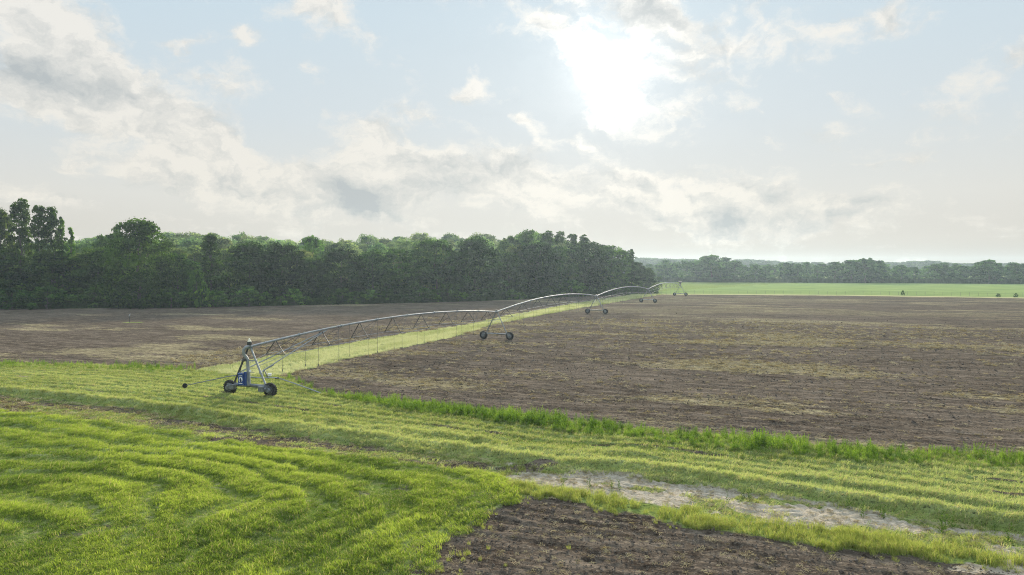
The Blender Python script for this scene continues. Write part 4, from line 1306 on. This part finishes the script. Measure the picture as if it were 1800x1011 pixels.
def build_wood():
    rc = random.Random(21)
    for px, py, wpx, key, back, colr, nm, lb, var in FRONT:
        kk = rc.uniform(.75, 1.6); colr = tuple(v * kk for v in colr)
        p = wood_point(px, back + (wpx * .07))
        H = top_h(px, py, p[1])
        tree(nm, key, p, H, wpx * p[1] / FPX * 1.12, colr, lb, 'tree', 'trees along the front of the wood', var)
    # body of the wood behind
    r = random.Random(5)
    TOPX = [-300, 0, 140, 200, 300, 400, 500, 560, 620, 690, 740, 790, 840, 880, 950, 1000, 1050, 1090, 1120]
    TOPY = [392, 430, 421, 418, 417, 412, 420, 423, 424, 421, 416, 417, 415, 419, 414, 422, 442, 456, 474]
    lab = {0: 'hazy green tree in the dense second rank behind the dark front row', 1: 'pale hazy crown in the wooded rise along the skyline'}
    for rank, (b0, b1, n) in enumerate([(16, 34, 44), (42, 75, 56), (90, 150, 60)]):
        for i in range(n):
            px = -260 + 1345 * (i + r.uniform(.1, .9)) / n
            back = r.uniform(b0, b1)
            if px > 960: back *= .55
            p = wood_point(px, back)
            ty = np.interp(px, TOPX, TOPY) + [25, 7, 1.0][rank] + r.gauss(0, 3.5)
            H = top_h(px, ty, p[1])
            if H < 5: continue
            key = r.choice(['round', 'broad', 'oval', 'broad'])
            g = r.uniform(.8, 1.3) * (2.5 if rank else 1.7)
            colr = (g * r.uniform(1.05, 1.35), g * r.uniform(.92, 1.12), g * (1.7 if rank else 1.25))  # rear ranks paler and bluer: haze and sunlit tops put into leaf colour
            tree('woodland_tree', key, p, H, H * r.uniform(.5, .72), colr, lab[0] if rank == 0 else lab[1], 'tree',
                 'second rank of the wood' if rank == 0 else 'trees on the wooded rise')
    # shrubs at the foot
    sh = [(355, 505, 26, YG, 'brightest yellow green shrub beneath the slender vine clad tree'), (375, 512, 40, (1.3, 1.7, .8), 'sunlit green shrub right of the brightest shrub'),
          (300, 512, 50, (.8, 1.0, .7), 'green shrub at the right foot of the great tall tree'), (20, 508, 62, (.7, .95, .65), 'leafy rounded shrub at the left edge of the wood'),
          (82, 505, 60, (.75, 1.0, .7), 'leafy rounded shrub, second from the left edge of the wood'), (345, 478, 30, (1.1, 1.4, .8), 'upright green shrub left of the slender vine clad tree'),
          (737, 505, 46, (.75, 1.0, .85), 'pale pointed shrub before the left twin dome'), (1005, 493, 46, (1.1, 1.5, .9), 'light green sloping shrub before the right hand cluster')]
    for px, py, wpx, colr, lb in sh:
        p = wood_point(px, -1.0); H = max(1.5, top_h(px, py, p[1]))
        tree('shrub', 'shrub', p, H, wpx * p[1] / FPX * 1.1, colr, lb, 'shrub', 'shrubs at the foot of the wood')
    for i in range(46):
        px = -120 + 1250 * (i + r.uniform(.1, .9)) / 46
        p = wood_point(px, r.uniform(-1, 3))
        H = r.uniform(2.2, 5.0)
        g = r.uniform(.8, 1.7)
        tree('shrub', 'shrub', p, H, H * r.uniform(1.2, 1.7), (g, g * 1.2, g * .85), 'dark low shrub in the continuous tangle along the foot of the wood', 'shrub', 'dark shrubs at the foot of the wood')
build_wood()

def build_far_line():
    r = random.Random(9)
    FX = [1120, 1150, 1180, 1215, 1250, 1275, 1300, 1350, 1370, 1400, 1440, 1480, 1520, 1545, 1570, 1600, 1640, 1665, 1700, 1738, 1760, 1800, 1900, 2100]
    FY = [468, 463, 460, 459, 451, 455, 461, 465, 461, 463, 466, 461, 456, 461, 466, 467, 464, 464, 466, 459, 463, 464, 463, 462]
    for rank in range(2):
        n = 30 if rank == 0 else 34
        for i in range(n):
            px = 1108 + 860 * (i + r.uniform(.25, .75)) / n
            Y = np.interp(px, [1100, 1400, 1800, 2000], [455, 432, 402, 395]) + rank * 26 + r.uniform(0, 8)
            X = (px - 900) / FPX * Y
            ty = np.interp(px, FX, FY) + r.gauss(0, 1.4) + (1.0 if rank else 1.5)
            H = top_h(px, ty, Y)
            g = r.uniform(.5, .75)  # leaf colour below lightened and blued to imitate distance haze
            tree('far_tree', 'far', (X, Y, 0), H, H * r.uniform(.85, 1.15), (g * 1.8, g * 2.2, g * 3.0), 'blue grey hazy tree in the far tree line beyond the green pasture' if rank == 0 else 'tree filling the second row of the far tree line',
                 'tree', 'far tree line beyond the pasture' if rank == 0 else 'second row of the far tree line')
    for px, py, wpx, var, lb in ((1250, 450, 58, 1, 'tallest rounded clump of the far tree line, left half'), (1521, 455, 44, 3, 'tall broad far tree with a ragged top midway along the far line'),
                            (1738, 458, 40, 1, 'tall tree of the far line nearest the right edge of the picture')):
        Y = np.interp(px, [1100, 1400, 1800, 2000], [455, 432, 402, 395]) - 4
        tree('far_tree', 'far', ((px - 900) / FPX * Y, Y, 0), top_h(px, py, Y), wpx * Y / FPX, (1.05, 1.3, 1.7), lb, 'tree', 'tall trees of the far tree line', var)  # pale blue leaf colour here carries painted haze too
    # hedge growth under the far line
    n = 2600
    px = rng.uniform(1100, 2000, n)
    Y = np.interp(px, [1100, 1400, 1800, 2000], [452, 429, 399, 392]) + rng.uniform(-1, 6, n)
    X = (px - 900) / FPX * Y
    src = [tuft(500 + i, 44, 1.2, .8, 2.4, .22, .5, G_UNDER) for i in range(3)]
    sc = rng.uniform(.7, 1.5, n)
    scatter('brush', np.stack([X, Y, 0 * X], -1), euler_rand(n, .1), np.stack([sc, sc, sc], -1), rng.integers(0, 3, n), rng.uniform(0, .5, n), src,
            'low dark brush under the far tree line', 'brush')
    # very distant wood: one mass
    ms = [a[0] for a in ARCH['far']]
    n = 900
    px = rng.uniform(-100, 2100, n); Y = rng.uniform(880, 1120, n)
    keep = (px > 1080) | (rng.uniform(0, 1, n) < .3)
    px, Y = px[keep], Y[keep]; n = len(px)
    X = (px - 900) / FPX * Y
    ty = np.interp(px, [-100, 1000, 1130, 1200, 1265, 1310, 1345, 1390, 1420, 1500, 1590, 1640, 1670, 1720, 2100], [462, 460, 455, 456, 460, 457, 459, 461, 463, 463, 461, 459, 463, 464, 462])
    H = top_h(px, ty + rng.normal(0, .8, n) + .6, Y)
    k = H / 14.0
    scatter('distant_wood', np.stack([X, Y, 0 * X], -1), euler_rand(n, 0), np.stack([k * 1.5, k * 1.5, k], -1), rng.integers(0, 4, n), rng.uniform(0, 1, n), ms,
            'pale blue distant wood fading into the haze along the horizon', 'woodland')
build_far_line()

# ------------------------------------------------------------------ small things
def small_things():
    # post with white head in the left field
    g = ground(228, 567)
    root = empty('marker_post', tuple(g))
    tag(root, 'thin dark post with white head on a grass patch in the tilled field', 'post')
    m = MB(); m.tube([(0, 0, -.2), (.02, 0, .6), (-.03, 0, 1.15)], .055, 8); m.build('post', DARK, root)
    m = MB(); m.box((-.02, 0, 1.2), (.2, .16, .12)); m.lathe([(.05, 0), (.07, .08), (.07, .18), (.03, .26)], (-.02, 0, 1.27), (0, 0, 1), 10); m.build('head', STEEL, root)
    m = MB(); m.tube([(.1, 0, 1.35), (.16, 0, 1.62)], .02, 6); m.build('spout', STEEL, root)
    # wire fence along the pasture
    root = None
    pts = []
    for i in range(46):
        px = 1205 + i * 15.6
        yb = np.interp(px, [1200, 1300, 1550, 1800, 2000], [516.6, 516.8, 518.4, 521.5, 524.5])
        pts.append(ground(px, yb))
    root = empty('wire_fence', tuple(pts[0]))
    tag(root, 'thin wire fence with slim posts along the near side of the green pasture', 'fence')
    o0 = pts[0]
    m = MB(); m.tube([(0, 0, -.2), (0, 0, 1.25)], .032, 6); pm = m.mesh('post', WOOD, True)
    for p in pts:
        inst('post', pm, root, tuple(p - o0), (random.gauss(0, .02), random.gauss(0, .02), 0), (1, 1, random.uniform(.9, 1.08)))
    for z in (.5, .85, 1.18):
        m = MB(); m.tube([p - o0 + np.array([0, 0, z]) for p in pts], .012, 4); m.build('wire', DARK, root)
    # three bushes on the fence line
    for px, py, w, h, lb in ((1587, 519.5, 6.2, 1.7, 'lone dark bush on the fence line, the tallest of the three there'), (1755, 522.3, 7.0, 1.15, 'low wide bush on the fence line, left of the pair near the right edge'),
                             (1786, 522.8, 6.0, 1.35, 'rounded bush on the fence line, right of the pair near the right edge')):
        g = ground(px, py)
        tree('bush', 'shrub', g, h, w * g[1] / FPX * 1.1, (.55, .7, .5), lb, 'bush', 'bushes on the pasture fence')
small_things()

# ------------------------------------------------------------------ haze
def haze():
    m = bpy.data.materials.new('haze'); m.use_nodes = True
    nt = m.node_tree
    for nd in list(nt.nodes): nt.nodes.remove(nd)
    out = nt.nodes.new('ShaderNodeOutputMaterial')
    v = nt.nodes.new('ShaderNodeVolumePrincipled')
    v.inputs['Color'].default_value = (.70, .88, 1.0, 1)
    v.inputs['Density'].default_value = .00022
    v.inputs['Anisotropy'].default_value = .45
    v.inputs['Density Attribute'].default_value = ''
    nt.links.new(v.outputs[0], out.inputs['Volume'])
    try: m.cycles.homogeneous_volume = True
    except Exception: pass
    b = MB(); b.box((0, 300, 14.3), (2900, 2320, 31.4))
    o = b.build('haze', m, None, smooth=False)
    tag(o, 'thin pale morning haze lying over the fields and woods', 'haze', kind='stuff')
haze()
